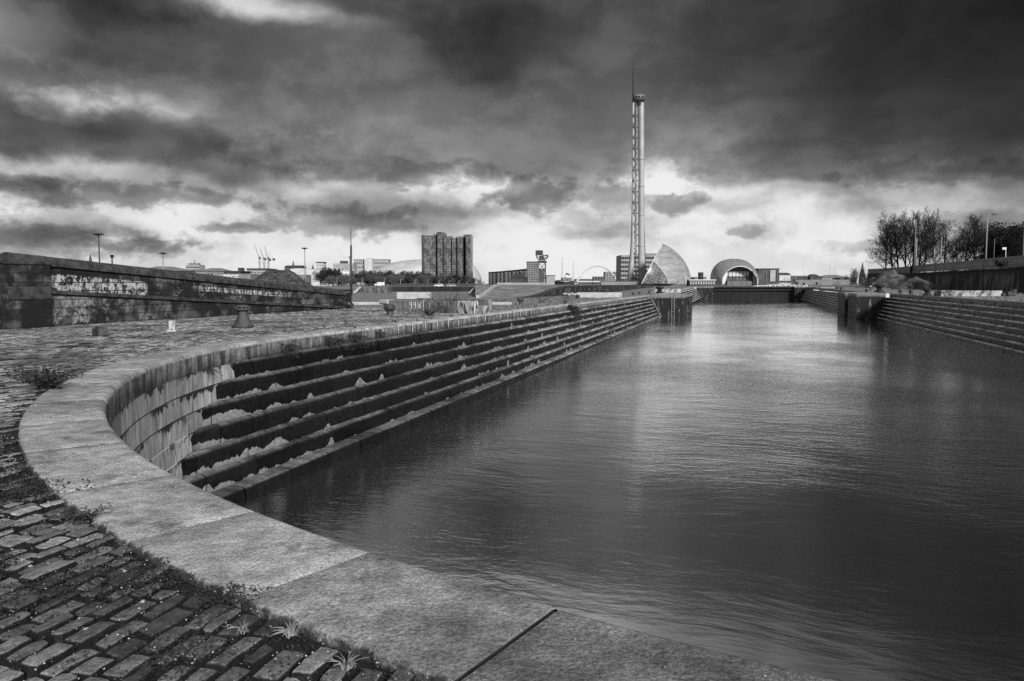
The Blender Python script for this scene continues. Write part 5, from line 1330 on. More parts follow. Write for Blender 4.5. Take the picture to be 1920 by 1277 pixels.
# domed cinema
ID = 400
iq = P(1382, 533, ID); cin = thing('domed_cinema', 'rounded titanium clad cinema with a wide arched glass front', 'cinema', (iq.x, iq.y, 0))
def f_cin(t):
    v = t.obj(); uv = t.uv(); U, V, _ = t.sep(uv)
    rib = t.m('ABSOLUTE', t.add(t.m('FRACT', t.mul(V, 15)), -.5)); n = t.noise(t.scale(uv, 24, 20, 1), 1.0, 5, .65)
    c = t.mul(t.lerp(t.rng(n, .3, .7), .30, .50), t.lerp(t.rng(rib, .44, .5), 1, .6))
    setc(t, c); t.b.inputs['Roughness'].default_value = .42; t.b.inputs['Metallic'].default_value = .55; bump(t, rib, .3, .1)
M_CIN = mat('titanium_ribs', f_cin)
secs = [(0, 1352.5, 1421.8, 498.8, 2.0), (1.2, 1348.5, 1424.2, 496.2, 2.1), (5, 1341, 1424.6, 491.0, 2.3), (9, 1334.5, 1423.5, 486.8, 2.4), (14, 1330.5, 1421.0, 484.6, 2.45), (20, 1330, 1417, 485.0, 2.4), (26, 1332, 1411, 488, 2.3), (31, 1338, 1403, 494, 2.1), (34, 1348, 1392, 505, 2.0), (35, 1366, 1376, 522, 2)]
rows, uvs = [], []
for k, (off, xl_, xr_, yt, pw) in enumerate(secs):
    c_, hw_ = (xl_ + xr_) / 2, (xr_ - xl_) / 2; rr_, uu = [], []; H_ = 534 - yt
    for j in range(33):
        q = R_(180 - 180 * j / 32 * 1.0)
        bul = 1 + (.0 if True else 0)
        cx_ = math.copysign(abs(math.cos(q)) ** (2 / pw), math.cos(q)); sy_ = abs(math.sin(q)) ** (2 / pw)
        tuck = 1 - .07 * max(0, 1 - sy_ * 2.2) ** 1.5
        p = P(c_ + hw_ * cx_ * tuck, 534 - H_ * sy_, ID + off); rr_.append((p.x, p.y, p.z - .2)); uu.append((j / 32, k / 9))
    rows.append(rr_); uvs.append(uu)
b = MB(); b.grid(rows, uvs); b.build('titanium_shell', M_CIN, cin, True)
rim = [Vector(p) for p in rows[0]]
b = MB(); b.tube([p + Vector((SY * .1, -CY * .1, 0)) for p in rim], .26, 6); b.build('rim', plain('rim_pale', .5, .6, 1, .4), cin, True)
# recessed glass front
off = 5.0
def CPt(px, py, o_=off): p = P(px, py, ID + o_); return (p.x, p.y, p.z)
b = MB(); arc = [(1386.5 + 33 * math.cos(R_(180 - 180 * j / 24)), 534 - 33.0 * math.sin(R_(180 - 180 * j / 24)) ** .95) for j in range(25)]
b.face([CPt(x_, y_) for x_, y_ in arc]); b.build('glass_front', plain('cinema_glass', .06, .16, .4, .25, spec=.5), cin)
b = MB()
for px in (1367, 1373.5, 1380, 1386.5, 1393, 1399.5, 1406): b.tube([CPt(px, 534, off - .2), CPt(px, 503, off - .2)], .11, 4)
for y_ in (508, 519, 526): b.tube([CPt(1358, y_, off - .2), CPt(1415, y_, off - .2)], .11, 4)
b.build('mullions', M_TWD, cin)
b = MB(); b.face([CPt(1366, 518, off - .1), CPt(1404, 518, off - .1), CPt(1404, 509, off - .1), CPt(1366, 509, off - .1)]); b.build('light_panel', plain('lobby_pale', .55, .7, .5), cin)
for pts_ in ([(1353.5, 532), (1358.5, 533), (1367.5, 505.5), (1354.5, 515)], [(1412, 532), (1418.5, 532), (1421, 516), (1411.5, 505)]):
    b = MB(); b.face([CPt(x_, y_, off - 1.6 if k in (0, 3) else off - .3) for k, (x_, y_) in enumerate(pts_)]); b.build('side_splay', plain('splay_white', .55, .7, .5), cin)
b = MB(); a_, c_ = P(1364, 533, ID + 3), P(1410, 533, ID + 3); b.prism([(a_.x, a_.y), (c_.x, c_.y), (c_.x - SY * 1.5, c_.y + CY * 1.5), (a_.x - SY * 1.5, a_.y + CY * 1.5)], 0, P(1364, 527, ID).z); b.build('entrance_screen', plain('entrance_grey', .08, .2, .6), cin)
o = bld('dark_annex', 'dark square annex with one tall pale window right of the domed cinema', 'building', 1421, 1460, 504.5, 534, 410, 14, WALL_D, roof=('flat', .35), roofm=ROOF_D)
b = MB(); b.box(P(1449, 517, 409.6), (2.9, .3, 6.2), YAW); b.build('tall_window', plain('tall_window_pale', .3, .4, .4), o)
for px in (1437, 1444.5, 1457): b = MB(); b.box(P(px, 518, 409.7), (.25, .3, 6), YAW); b.build('pilaster', WALL_M, o)

# right hand distance
bld('white_shed', 'white flat shed with a dark pitched roof right of the dark annex', 'shed', 1461, 1482, 515.5, 533, 520, 12, WALL_L, (5, 1, .8, .45, .05, .5), roof=('gable', 1.6), roofm=ROOF_D)
bld('long_shed', 'long dark low shed with an oversailing roof in the right distance', 'shed', 1480, 1514, 518.5, 533, 560, 10, WALL_D, (12, 1, .4, .4), roof=('flat', .7), roofm=ROOF_M)
bld('gabled_shed', 'dark low shed with a humped roof in the right distance', 'shed', 1519, 1540, 519.5, 533, 560, 12, WALL_D, (6, 1, .3, .4), roof=('hip', 2.2), roofm=ROOF_D)
bld('works_shed', 'long grey works shed with a shallow pale roof left of the spire', 'shed', 1541, 1592, 520.5, 533, 620, 16, WALL_M, (16, 1, .4, .4), roof=('hip', 2.4), roofm=ROOF_M)
bld('works_shed', 'lower dark shed in front of the bare trees and spire', 'shed', 1574, 1606, 521.5, 533, 540, 12, WALL_D, (8, 1, .4, .4), roof=('flat', .3), roofm=ROOF_D)
q = P(1616, 533, 900); o = thing('church_spire', 'slender dark church spire rising behind bare trees on the right', 'church', (q.x, q.y, 0))
b = MB(); b.lathe((q.x, q.y, 0), [(3.6, 0), (3.4, 12), (2.4, 15), (.15, P(1616, 491, 900).z)], 8); b.build('steeple', WALL_D, o); b = MB(); b.box((q.x + 7, q.y + 5, 4.5), (16, 9, 9), YAW); b.build('nave', WALL_D, o)
# palisade along the far right ground
def fence(label, pa, pb, h, n, m, name='palisade_fence', zf=None, cat='fence'):
    o = thing(name, label, cat, ((pa.x + pb.x) / 2, (pa.y + pb.y) / 2, min(pa.z, pb.z)))
    dv = pb - pa; fl = Vector((dv.x, dv.y, 0)).normalized(); an = math.atan2(fl.y, fl.x)
    b = MB()
    for k in range(n + 1): p = pa.lerp(pb, k / n); b.box((p.x, p.y, p.z + h / 2), (dv.length / n * .82, .04, h), an)
    b.build('pales', m, o)
    b = MB(); nrm = Vector((-fl.y, fl.x, 0)) * .08
    for f_ in (.25, .8): b.tube([pa + Vector((0, 0, h * f_)) + nrm, pb + Vector((0, 0, h * f_)) + nrm], .05, 4)
    b.build('rails', m, o)
    return o
fence('pale grey fence line in the far right distance before the sheds', P(1493, 534, 470), P(1592, 534, 470), 3.2, 60, plain('fence_grey', .16, .26, .5))

# retaining wall, fence and trees on the right
def f_ret(t):
    v = t.obj(); x, y, z = t.sep(v)
    n = t.noise(t.scale(v, 1, .6, .25), .8, 6, .66); w_ = t.rng(t.noise(t.scale(v, 1, .8, .28), .55, 6, .68, .5), .47, .60)
    c = t.lerp(t.rng(n, .3, .7), .008, .035); c = t.lerp(t.mul(w_, t.rng(z, 4.2, 2.4)), c, .13); setc(t, c); bump(t, t.noise(v, 3, 6, .7), .6, .1)
M_RET = mat('retaining_wall', f_ret)
WX = 46.5
def ongrid(px, X_): r = (px - 960) / F; q = math.atan(r) - YAW; return X_ / math.tan(q)
def ztop_r(px): return P(px, 0, 1).z
ret = thing('retaining_wall', 'tall dark stained stone retaining wall along the right quay', 'stone wall', (WX, 200, 0))
yA, yB = 95.0, ongrid(1700, WX); yC = ongrid(1622, WX)
b = MB(); ys2 = np.linspace(yA, yC, 30)
zr2 = [4.3 + .9 * sm(y, 200, 330) + .15 * h2(y, 1, .2) for y in ys2]
b.grid([[(WX, y, 0), (WX + .25, y, z * .6), (WX + .35, y, z), (WX + 2.5, y, z)] for y, z in zip(ys2, zr2)][::-1]); b.build('wall_face', M_RET, ret)
b = MB(); b.grid([[(WX + .15, y, z - .05), (WX + .15, y, z + .25), (WX + .9, y, z + .25), (WX + .9, y, z - .05)] for y, z in zip(ys2, zr2)][::-1]); b.build('coping', plain('wall_coping_dark', .03, .10, .6), ret)
up = thing('parapet_wall', 'paler stone parapet wall above the earth mound at the right', 'stone wall', (WX, yC, 5))
b = MB(); yp = np.linspace(yB, yC, 12); b.grid([[(WX + .45, y, 4.2), (WX + .45, y, 6.5 + .6 * sm(y, 240, 330)), (WX + .95, y, 6.5 + .6 * sm(y, 240, 330)), (WX + .95, y, 4.2)] for y in yp][::-1]); b.face([(WX + .45, yC, 4), (WX + .95, yC, 4), (WX + .95, yC, 7.1), (WX + .45, yC, 7.1)]); b.build('wall_face', plain('parapet_stone', .13, .28, .8, .9, .5, 4), up)
M_PAL = plain('palisade_grey', .09, .15, .5, .7)
fence('long grey palisade fence on top of the dark retaining wall', Vector((WX + 1.2, yA, 4.4)), Vector((WX + 1.2, yB, 4.75)), 1.95, 420, M_PAL)
e = MB(); e.grid([[(x, y, z_) for x, z_ in ((WX + 1.0, 4.3 + .9 * sm(y, 200, 330)), (WX + 10, 4.6 + .9 * sm(y, 200, 330)), (WX + 60, 4.8), (WX + 110, 4.8), (WX + 140, 0))] for y in [80, 120, 160, 200, 240, 280, 330, 345]]); tag(e.build('terrain', M_EARTH), kind='structure')

M_BARK = plain('bare_bark', .02, .045, 3, .9)
def bare_tree(seed, H, spread, name, upright=.5, dens=1.0, leafy=0):
    r = random.Random(seed); tk, cr = MB(), MB()
    def br(p, dv, L, rad, lev):
        n = 4 if lev < 2 else 3; pts = [p]; dd = dv.copy(); rads = [rad]
        for k in range(n):
            dd = (dd + Vector((r.uniform(-1, 1), r.uniform(-1, 1), r.uniform(-.5, 1) + upright * .3)) * (.10 if lev else .06)).normalized()
            pts.append(pts[-1] + dd * (L / n)); rads.append(rad * (1 - .62 * (k + 1) / n))
        (tk if lev < 2 else cr).tube(pts, [max(x, .016) for x in rads], 5 if lev < 2 else 3, cap=False)
        if lev >= 4: return
        nb = [int(12 * dens), int(8 * dens), 6, 3][lev]
        for i in range(nb):
            u = (.10 if lev == 0 else .15) + (.90 if lev == 0 else .85) * (i + r.random() * .6) / nb; u = min(u, .98)
            k = min(n - 1, int(u * n)); q = pts[k].lerp(pts[k + 1], u * n - k); ax = (pts[k + 1] - pts[k]).normalized()
            pr = ax.orthogonal().normalized(); pr.rotate(__import__('mathutils').Quaternion(ax, r.uniform(0, 6.283)))
            sp = spread * (1.1 if lev else 1.15 - .55 * u)
            nd_ = (ax * (1.05 - sp * .40) + pr * sp * 1.05 + Vector((0, 0, upright * .5))).normalized()
            br(q, nd_, L * (.66 - .34 * u if lev == 0 else .58 - .2 * u) * r.uniform(.8, 1.15), max(.022, rads[k] * .55), lev + 1)
    br(Vector((0, 0, -.3)), Vector((r.uniform(-.06, .06), r.uniform(-.06, .06), 1)).normalized(), H * .86, H * .017, 0)
    o = thing(name, 'tree', 'tree'); tk.build('trunk', M_BARK, o); cr.build('crown', M_BARK, o); return o
protos = [bare_tree(3, 13, .75, 'bare_tree', .6), bare_tree(8, 12.5, .9, 'bare_tree', .45), bare_tree(15, 11, .7, 'bare_tree', .75), bare_tree(21, 12, 1.0, 'bare_tree', .35)]
tl = [ # px, D, top y, proto, label
 (1660, 245, 424, 3, 'leftmost bare tree on the right bank, branches leaning out over the mound'),
 (1672, 235, 412, 0, 'second bare tree from the left on the right bank'),
 (1684, 240, 408, 1, 'third bare tree from the left, just left of the pale mast pole'),
 (1696, 238, 409, 0, 'bare tree partly hidden by the twin pale poles'),
 (1708, 232, 408, 2, 'bare tree directly behind the twin pale poles'),
 (1722, 228, 412, 3, 'wide bare tree just right of the twin pale poles'),
 (1733, 236, 418, 1, 'bare tree in the gap before the tall fan shaped tree'),
 (1752, 222, 404, 0, 'tallest fan shaped bare tree behind the slim lamp posts'),
 (1768, 226, 424, 3, 'low spreading bare tree right of the fan shaped tree'),
 (1783, 222, 434, 1, 'small bare tree with drooping side branches near mid bank'),
 (1808, 215, 416, 0, 'rounded bare tree left of the tall street lamp'),
 (1826, 212, 414, 2, 'narrow upright bare tree immediately left of the tall street lamp'),
 (1838, 214, 428, 1, 'bare tree standing behind the tall street lamp')]
for i, (px, D, yt, pi, lb) in enumerate(tl):
    q = P(px, 533, D); zt = P(px, yt, D).z; z0 = 4.9; s_ = (zt - z0) / [13, 12.5, 11, 12][pi]
    if any(x['label'] == 'tree' and x == protos[pi] for x in [protos[pi]]):
        o = protos[pi]; o.location = (q.x, q.y, z0); o.scale = (s_, s_, s_); o['label'] = lb; o['group'] = 'bare winter trees on the right bank'; KIDS.pop(o.name, None)
    else: copy_tree(protos[pi], (q.x, q.y, z0), rng.random() * 6.28, lb, (s_ * rng.uniform(.9, 1.15), s_ * rng.uniform(.9, 1.1), s_), 'bare winter trees on the right bank')
for px, yt, lb in ((1597, 508, 'small far bare tree left of the slender spire'), (1606, 504, 'taller far bare tree beside the slender spire'), (1624, 505, 'far bare tree just right of the slender spire'), (1634, 512, 'low far bare tree close to the parapet wall end'), (1586, 516, 'lowest far bare tree behind the works sheds')):
    q = P(px, 533, 480); s_ = (P(px, yt, 480).z) / 12.5; copy_tree(protos[1], (q.x, q.y, 0), rng.random() * 6, lb, s_, 'far bare trees by the spire')

# dense leafy trees
M_LEAF = plain('dark_foliage', .022, .065, 1.5, .8); M_LEAF2 = plain('brushwood', .045, .10, 1.5, .9)
def leafy(seed, name, m, W_, H, n, trunk=.25, twig=False):
    r = random.Random(seed); cr = MB(); cl_ = [(Vector((r.gauss(0, .30) * W_, r.gauss(0, .30) * W_, H * r.uniform(.35, .86))), r.uniform(.16, .30) * W_) for _ in range(16)]
    for k in range(n):
        c_, rd = r.choice(cl_); dv = Vector((r.gauss(0, 1), r.gauss(0, 1), r.gauss(0, 1))).normalized() * rd * r.random() ** .35
        p = c_ + dv * 1.0; p.z = max(H * .1, p.z)
        s_ = r.uniform(.10, .22) if not twig else r.uniform(.3, .7); a_ = Vector((r.gauss(0, 1), r.gauss(0, 1), r.gauss(0, 1))).normalized(); b_ = a_.orthogonal().normalized()
        if twig: a_ = (Vector((r.gauss(0, .4), r.gauss(0, .4), 1))).normalized(); b_ = a_.orthogonal().normalized() * .12
        cr.face([p - a_ * s_, p + b_ * s_ * .7, p + a_ * s_, p - b_ * s_ * .7])
    o = thing(name, 'tree', 'tree'); b = MB(); b.tube([(0, 0, -.3), (0, 0, H * .35), (r.uniform(-.3, .3), 0, H * .7)], [trunk, trunk * .7, trunk * .2], 6)
    for _ in range(7):
        a_ = Vector((0, 0, H * r.uniform(.2, .5))); b.tube([a_, r.choice(cl_)[0]], [trunk * .4, .03], 4)
    b.build('trunk', M_BARK, o); cr.build('crown', m, o); return o
# the dark clump at the far right edge
dp = [leafy(5, 'dense_tree', plain('dense_thicket', .010, .03, 1.5, .9), 6.5, 8.5, 5200), leafy(6, 'dense_tree', MATS['dense_thicket'], 6.0, 9, 5200)]
for i, (px, D, yt, lb) in enumerate(((1858, 205, 430, 'dense dark evergreen just right of the tall street lamp'), (1874, 195, 428, 'dense dark evergreen above the small white sign'), (1893, 188, 424, 'dense dark evergreen right of the small white sign'), (1912, 182, 420, 'dense dark evergreen at the right edge behind the last lamp'), (1866, 178, 455, 'lower dark bush filling the gap under the dense evergreens'), (1886, 176, 458, 'low dark bush behind the small white sign'), (1905, 170, 455, 'low dark bush at the right edge by the fence'), (1932, 172, 425, 'dense dark evergreen cut by the right edge of the view'))):
    q = P(px, 533, D); z0 = 4.8; s_ = (P(px, yt, D).z - z0) / 8.2
    o = dp[i] if i < 2 else copy_tree(dp[i % 2], (0, 0, 0), rng.random() * 6, lb)
    o.location = (q.x, q.y, z0); o.scale = (s_ * 1.05, s_ * 1.05, s_); o['label'] = lb; o['group'] = 'dense dark trees at the right edge'
# poles and lamps on the right
M_POLE = plain('pole_pale', .20, .32, 1, .5); M_POLED = plain('pole_dark', .03, .07, 1, .5)
def pole(name, label, cat, px, yt, yb, D, r0, r1, m, head=None, z0=None, group=None, hm=None):
    q = P(px, 533, D); zt = P(px, yt, D).z; zb = P(px, yb, D).z if z0 is None else z0; o = thing(name, label, cat, (q.x, q.y, zb), group)
    b = MB(); b.tube([(q.x, q.y, zb - .4), (q.x, q.y, zt)], [r0, r1], 8); b.build('column', m, o, True)
    b = MB(); b.lathe((q.x, q.y, zb), [(r0 * 1.8, -.2), (r0 * 1.8, .25), (r0, .3)], 8); b.build('base', m, o)
    tp = Vector((q.x, q.y, zt)); exx = Vector((CY, SY, 0)); hm = hm or M_DKI
    if head == 'ring':
        b = MB(); b.lathe(tp, [(.25, -.1), (.95, .05), (1.0, .22), (.6, .34), (0, .38)], 14); b.build('lamp_ring', hm, o)
    elif head == 'arm':
        b = MB(); b.tube([tp, tp + exx * .9 + Vector((0, 0, .25))], r1 * .8, 5); b.build('arm', m, o); b = MB(); b.box(tp + exx * 1.2 + Vector((0, 0, .27)), (.9, .32, .14), YAW, .03); b.build('lantern', hm, o)
    elif head == 'cane':
        b = MB(); b.tube([tp, tp + Vector((0, 0, .35)) + exx * .15, tp + Vector((0, 0, .45)) + exx * .6], r1, 5); b.build('arm', m, o); b = MB(); b.box(tp + Vector((0, 0, .42)) + exx * .8, (.5, .2, .12), YAW); b.build('lantern', hm, o)
    elif head == 'box':
        b = MB(); b.box(tp + Vector((0, 0, -.05)), (.45, .35, .5), YAW, .05); b.build('lantern', hm, o)
    return o
pole('lamp_mast', 'tall high mast with a round lamp ring, leftmost over the ramp wall', 'lamp mast', 188.5, 441, 533, 150, .17, .11, M_POLED, 'ring')
pole('lamp_post', 'short post with a bent box head right of the leftmost lamp mast', 'lamp post', 212, 480, 533, 120, .13, .10, M_POLED, 'box')
pole('lamp_mast', 'high mast with a round lamp ring in front of the low dark building', 'lamp mast', 307.5, 476, 533, 205, .20, .13, M_POLE, 'ring')
pole('lamp_mast', 'high mast with a round lamp ring right of the gravel heap', 'lamp mast', 572.5, 466.5, 533, 240, .20, .14, M_POLE, 'ring')
q = P(658.5, 552.5, 110); o = thing('radio_mast', 'tall dark slim pole with a thinner lattice top near the quay wall', 'mast', q)
b = MB(); b.tube([P(658.6, 553, 110), P(658.2, 460, 110)], [.20, .14], 8); b.build('lower_pole', M_POLED, o, True)
b = MB()
for dx_, dy_ in ((-.10, -.06), (.10, -.06), (0, .1)): b.tube([P(658.2, 460, 110) + Vector((dx_, dy_, 0)), P(657.6, 433, 110) + Vector((dx_ * .5, dy_ * .5, 0))], .03, 4)
for k in range(10): u = k / 10; pa = P(658.2 - .6 * u, 460 - 27 * u, 110); b.tube([pa + Vector((-.1, 0, 0)), pa + Vector((.1, 0, .12))], .02, 3)
b.build('lattice_top', M_POLED, o); b = MB(); b.tube([P(657.6, 434, 110), P(657.4, 427, 110)], .03, 4); b.tube([P(655.5, 431.5, 110), P(659.5, 431, 110)], .03, 4); b.build('antenna', M_POLED, o)
pole('lamp_post', 'slim pale pole close beside the tall dark mast', 'lamp post', 656.3, 481.5, 540, 180, .10, .08, M_POLE, 'box', hm=M_POLE)
pole('lamp_mast', 'thick pale pole with a swollen white top among the bare trees', 'mast', 1712.8, 412, 503, 215, .20, .17, plain('pole_grey', .12, .2), None, 4.8)
b = MB(); q0 = P(1713.8, 426, 214.9); q1 = P(1713.8, 412, 214.9); b.tube([q0, q1], .32, 10); b.build('antenna_cover', M_POLE, [x for x in bpy.data.objects if x.get('label') == 'thick pale pole with a swollen white top among the bare trees'][0], True)
pole('lamp_post', 'shorter white pole directly beside the swollen topped mast', 'lamp post', 1715.5, 447, 503, 205, .20, .14, M_POLE, None, 4.8)
pole('lamp_post', 'short white lamp post left of the slim taller one', 'lamp post', 1749.5, 462, 503, 195, .13, .10, M_POLE, 'box', 4.7)
pole('lamp_post', 'slim white lamp post under the fan shaped bare tree', 'lamp post', 1762, 441, 503, 185, .15, .09, M_POLE, 'box', 4.6)
pole('street_lamp', 'tall pale street lamp with an angled arm against the dark trees', 'street lamp', 1846, 405, 495, 150, .16, .08, M_POLE, 'arm', 4.5)
pole('lamp_post', 'thin grey post in front of the dense dark trees at mid height', 'lamp post', 1861, 447, 495, 160, .07, .05, plain('pole_grey', .12, .2), None, 4.5)
pole('street_lamp', 'grey lamp column cut short at the right edge of the view', 'street lamp', 1915.5, 422, 490, 140, .13, .09, plain('pole_grey', .12, .2), None, 4.4)
q = P(1885.5, 492, 142); o = thing('road_sign', 'small white sign board on a short white post above the fence', 'sign', q)
b = MB(); b.tube([q, P(1885.8, 464, 142)], .07, 6); b.build('post', M_WPAINT, o); b = MB(); b.box(P(1883.2, 466, 141.9), (.75, .06, .42), YAW); b.build('board', M_WPAINT, o)
for i, (px, yt, lb) in enumerate(((1505.7, 500, 'thin pale mast above the long dark shed'), (1555, 496, 'thin pale mast above the works shed roof'), (1564, 503, 'shorter thin mast right of the works shed mast'))):
    pole('lighting_mast', lb, 'mast', px, yt, 533, 640, .12, .10, M_POLE)
# small uprights before the right hand sheds
for i, px in enumerate((1471, 1478, 1484.5, 1492, 1563, 1567)):
    pole('lamp_post', ['first pale post before the white shed', 'second pale post before the white shed', 'third pale post, by the end of the white shed', 'tallest pale post before the long dark shed', 'pale curved lamp before the works shed', 'short pale post beside the curved lamp'][i], 'lamp post', px, (521, 522, 522, 517, 520, 523)[i], 533, 440, .16, .12, M_POLE, 'cane' if i == 4 else None)

# far bank on the left: trees, lamps, cars, fence
evs = [leafy(31, 'evergreen_tree', M_LEAF, 5.2, 7.5, 3200), leafy(32, 'evergreen_tree', M_LEAF, 4.8, 7.0, 3200)]
shr = [leafy(41, 'bare_shrub', M_LEAF2, 4.6, 4.6, 2600, .12, True), leafy(42, 'bare_shrub', M_LEAF2, 4.2, 4.4, 2600, .12, True)]
ev = [(602, 512, 380), (609, 504, 380), (617, 503, 378), (625, 505, 380), (633, 509, 382), (641, 512, 378), (650, 514, 380), (668, 512, 380), (677, 510, 378), (686, 509, 382), (695, 509.5, 378), (704, 510, 382), (713, 509, 380), (722, 510.5, 378), (731, 510, 380), (739, 511, 382), (755, 511, 380), (764, 510, 378), (773, 510.5, 382), (782, 511, 378), (791, 511.5, 380), (802, 513, 380)]
for i, (px, yt, D) in enumerate(ev):
    q = P(px, 534, D); s_ = P(px, yt, D).z / 7.0
    o = evs[i] if i < 2 else copy_tree(evs[i % 2], (0, 0, 0), rng.random() * 6)
    o.location = (q.x, q.y, .4); o.scale = (s_, s_, s_ * rng.uniform(.95, 1.05)); o['group'] = 'row of dark evergreens along the far bank'
    o['label'] = 'dark evergreen tree in the row along the far bank'
sh = [(624, 521), (640, 519), (655, 521), (690, 518), (700, 516), (712, 519), (724, 520), (736, 519), (748, 518), (760, 519), (772, 521), (786, 520), (798, 519), (812, 520), (824, 519), (838, 519), (850, 519), (862, 518), (874, 520), (886, 522)]
for i, (px, yt) in enumerate(sh):
    q = P(px, 534, 366); s_ = P(px, yt, 366).z / 4.2
    o = shr[i] if i < 2 else copy_tree(shr[i % 2], (0, 0, 0), rng.random() * 6)
    o.location = (q.x, q.y, .4); o.scale = (s_ * 1.15, s_ * 1.15, s_); o['group'] = 'bare shrubs below the evergreens on the far bank'; o['label'] = 'bare twiggy shrub in the band along the far bank'; o['category'] = 'shrub'
lamps0 = None
for i, px in enumerate((632, 679, 720.5, 751, 778, 802, 823, 842, 860, 876)):
    q = P(px, 537, 345); h_ = (16 - .75 * i) * 345 / F
    if lamps0 is None: lamps0 = pole('lamp_post', 'pale hooked lamp post in the row along the far riverside', 'lamp post', px, 523, 538, 345, .14, .11, M_POLE, 'cane', group='hooked lamp posts along the far riverside', hm=M_POLE)
    else: copy_tree(lamps0, (q.x, q.y, lamps0.location.z), 0, None, (1, 1, (.98 - .035 * i)))
fence('thin dark riverside railing below the shrubs', P(735, 537.5, 342), P(905, 537.5, 342), 1.5, 130, M_POLED, 'railing')
def car(px, py, D, m, lb, L=4.2, H=1.45, van=False):
    q = P(px, py, D); o = thing('parked_car' if not van else 'parked_van', lb, 'car' if not van else 'van', (q.x, q.y, q.z), 'vehicles parked along the far riverside')
    pr = [(-L / 2, .35), (-L / 2, .85), (-L / 2 + .3, H * .62), (-L / 4, H * .66), (-L / 8, H), (L / 4, H), (L * .42, H * .66), (L / 2, H * .58), (L / 2, .35)] if not van else [(-L / 2, .35), (-L / 2, 1.0), (-L / 2 + .5, 1.15), (-L / 2 + 1.1, H), (L / 2, H), (L / 2, .35)]
    exx = Vector((CY, SY, 0)); nn = Vector((-SY, CY, 0)); b = MB(); s0 = [q + exx * x + Vector((0, 0, z)) - nn * .85 for x, z in pr]; s1 = [p + nn * 1.7 for p in s0]; n = len(pr); i0 = 0
    b.v += [tuple(p) for p in s0 + s1]; b.poly(list(range(n))); b.poly(list(reversed(range(n, 2 * n))))
    for k in range(n): k2 = (k + 1) % n; b.poly((k2, k, n + k, n + k2))
    b.build('body', m, o)
    b = MB(); 
    for sd in (-.88, .88): b.box(q + exx * (.25 if not van else -1.2) + Vector((0, 0, H * .80)) + nn * sd, (L * .42 if not van else .9, .05, H * .22), YAW)
    b.build('window', GLASSD, o)
    for dx_ in (-L * .31, L * .31):
        for sd in (-.8, .8): b = MB(); c_ = q + exx * dx_ + nn * sd + Vector((0, 0, .32)); b.tube([c_ - nn * .1, c_ + nn * .1], .32, 10); b.build('wheel', M_DKI, o)
    return o
car(697, 537, 340, plain('car_dark', .03, .05, 1, .3), 'dark car parked on the far riverside left of the white van')
car(712, 537, 338, plain('car_white', .6, .75, 1, .35), 'white van parked on the far riverside', 4.4, 1.9, True)
car(823, 538, 340, MATS['car_white'], 'white car parked below the hotel, left of the silver one')
car(846, 538, 340, plain('car_silver', .3, .4, 1, .3), 'silver car parked below the hotel by the railing')
car(608, 538, 340, MATS['car_silver'], 'silver car parked at the left end of the evergreen row')
# stone jetty blocks under the flats
slabD('quay_wall', 'pale low quay wall with stone blocks below the riverside flats', 932, 1040, 530, 534.5, 330, 4, WALL_LG, 'quay wall')

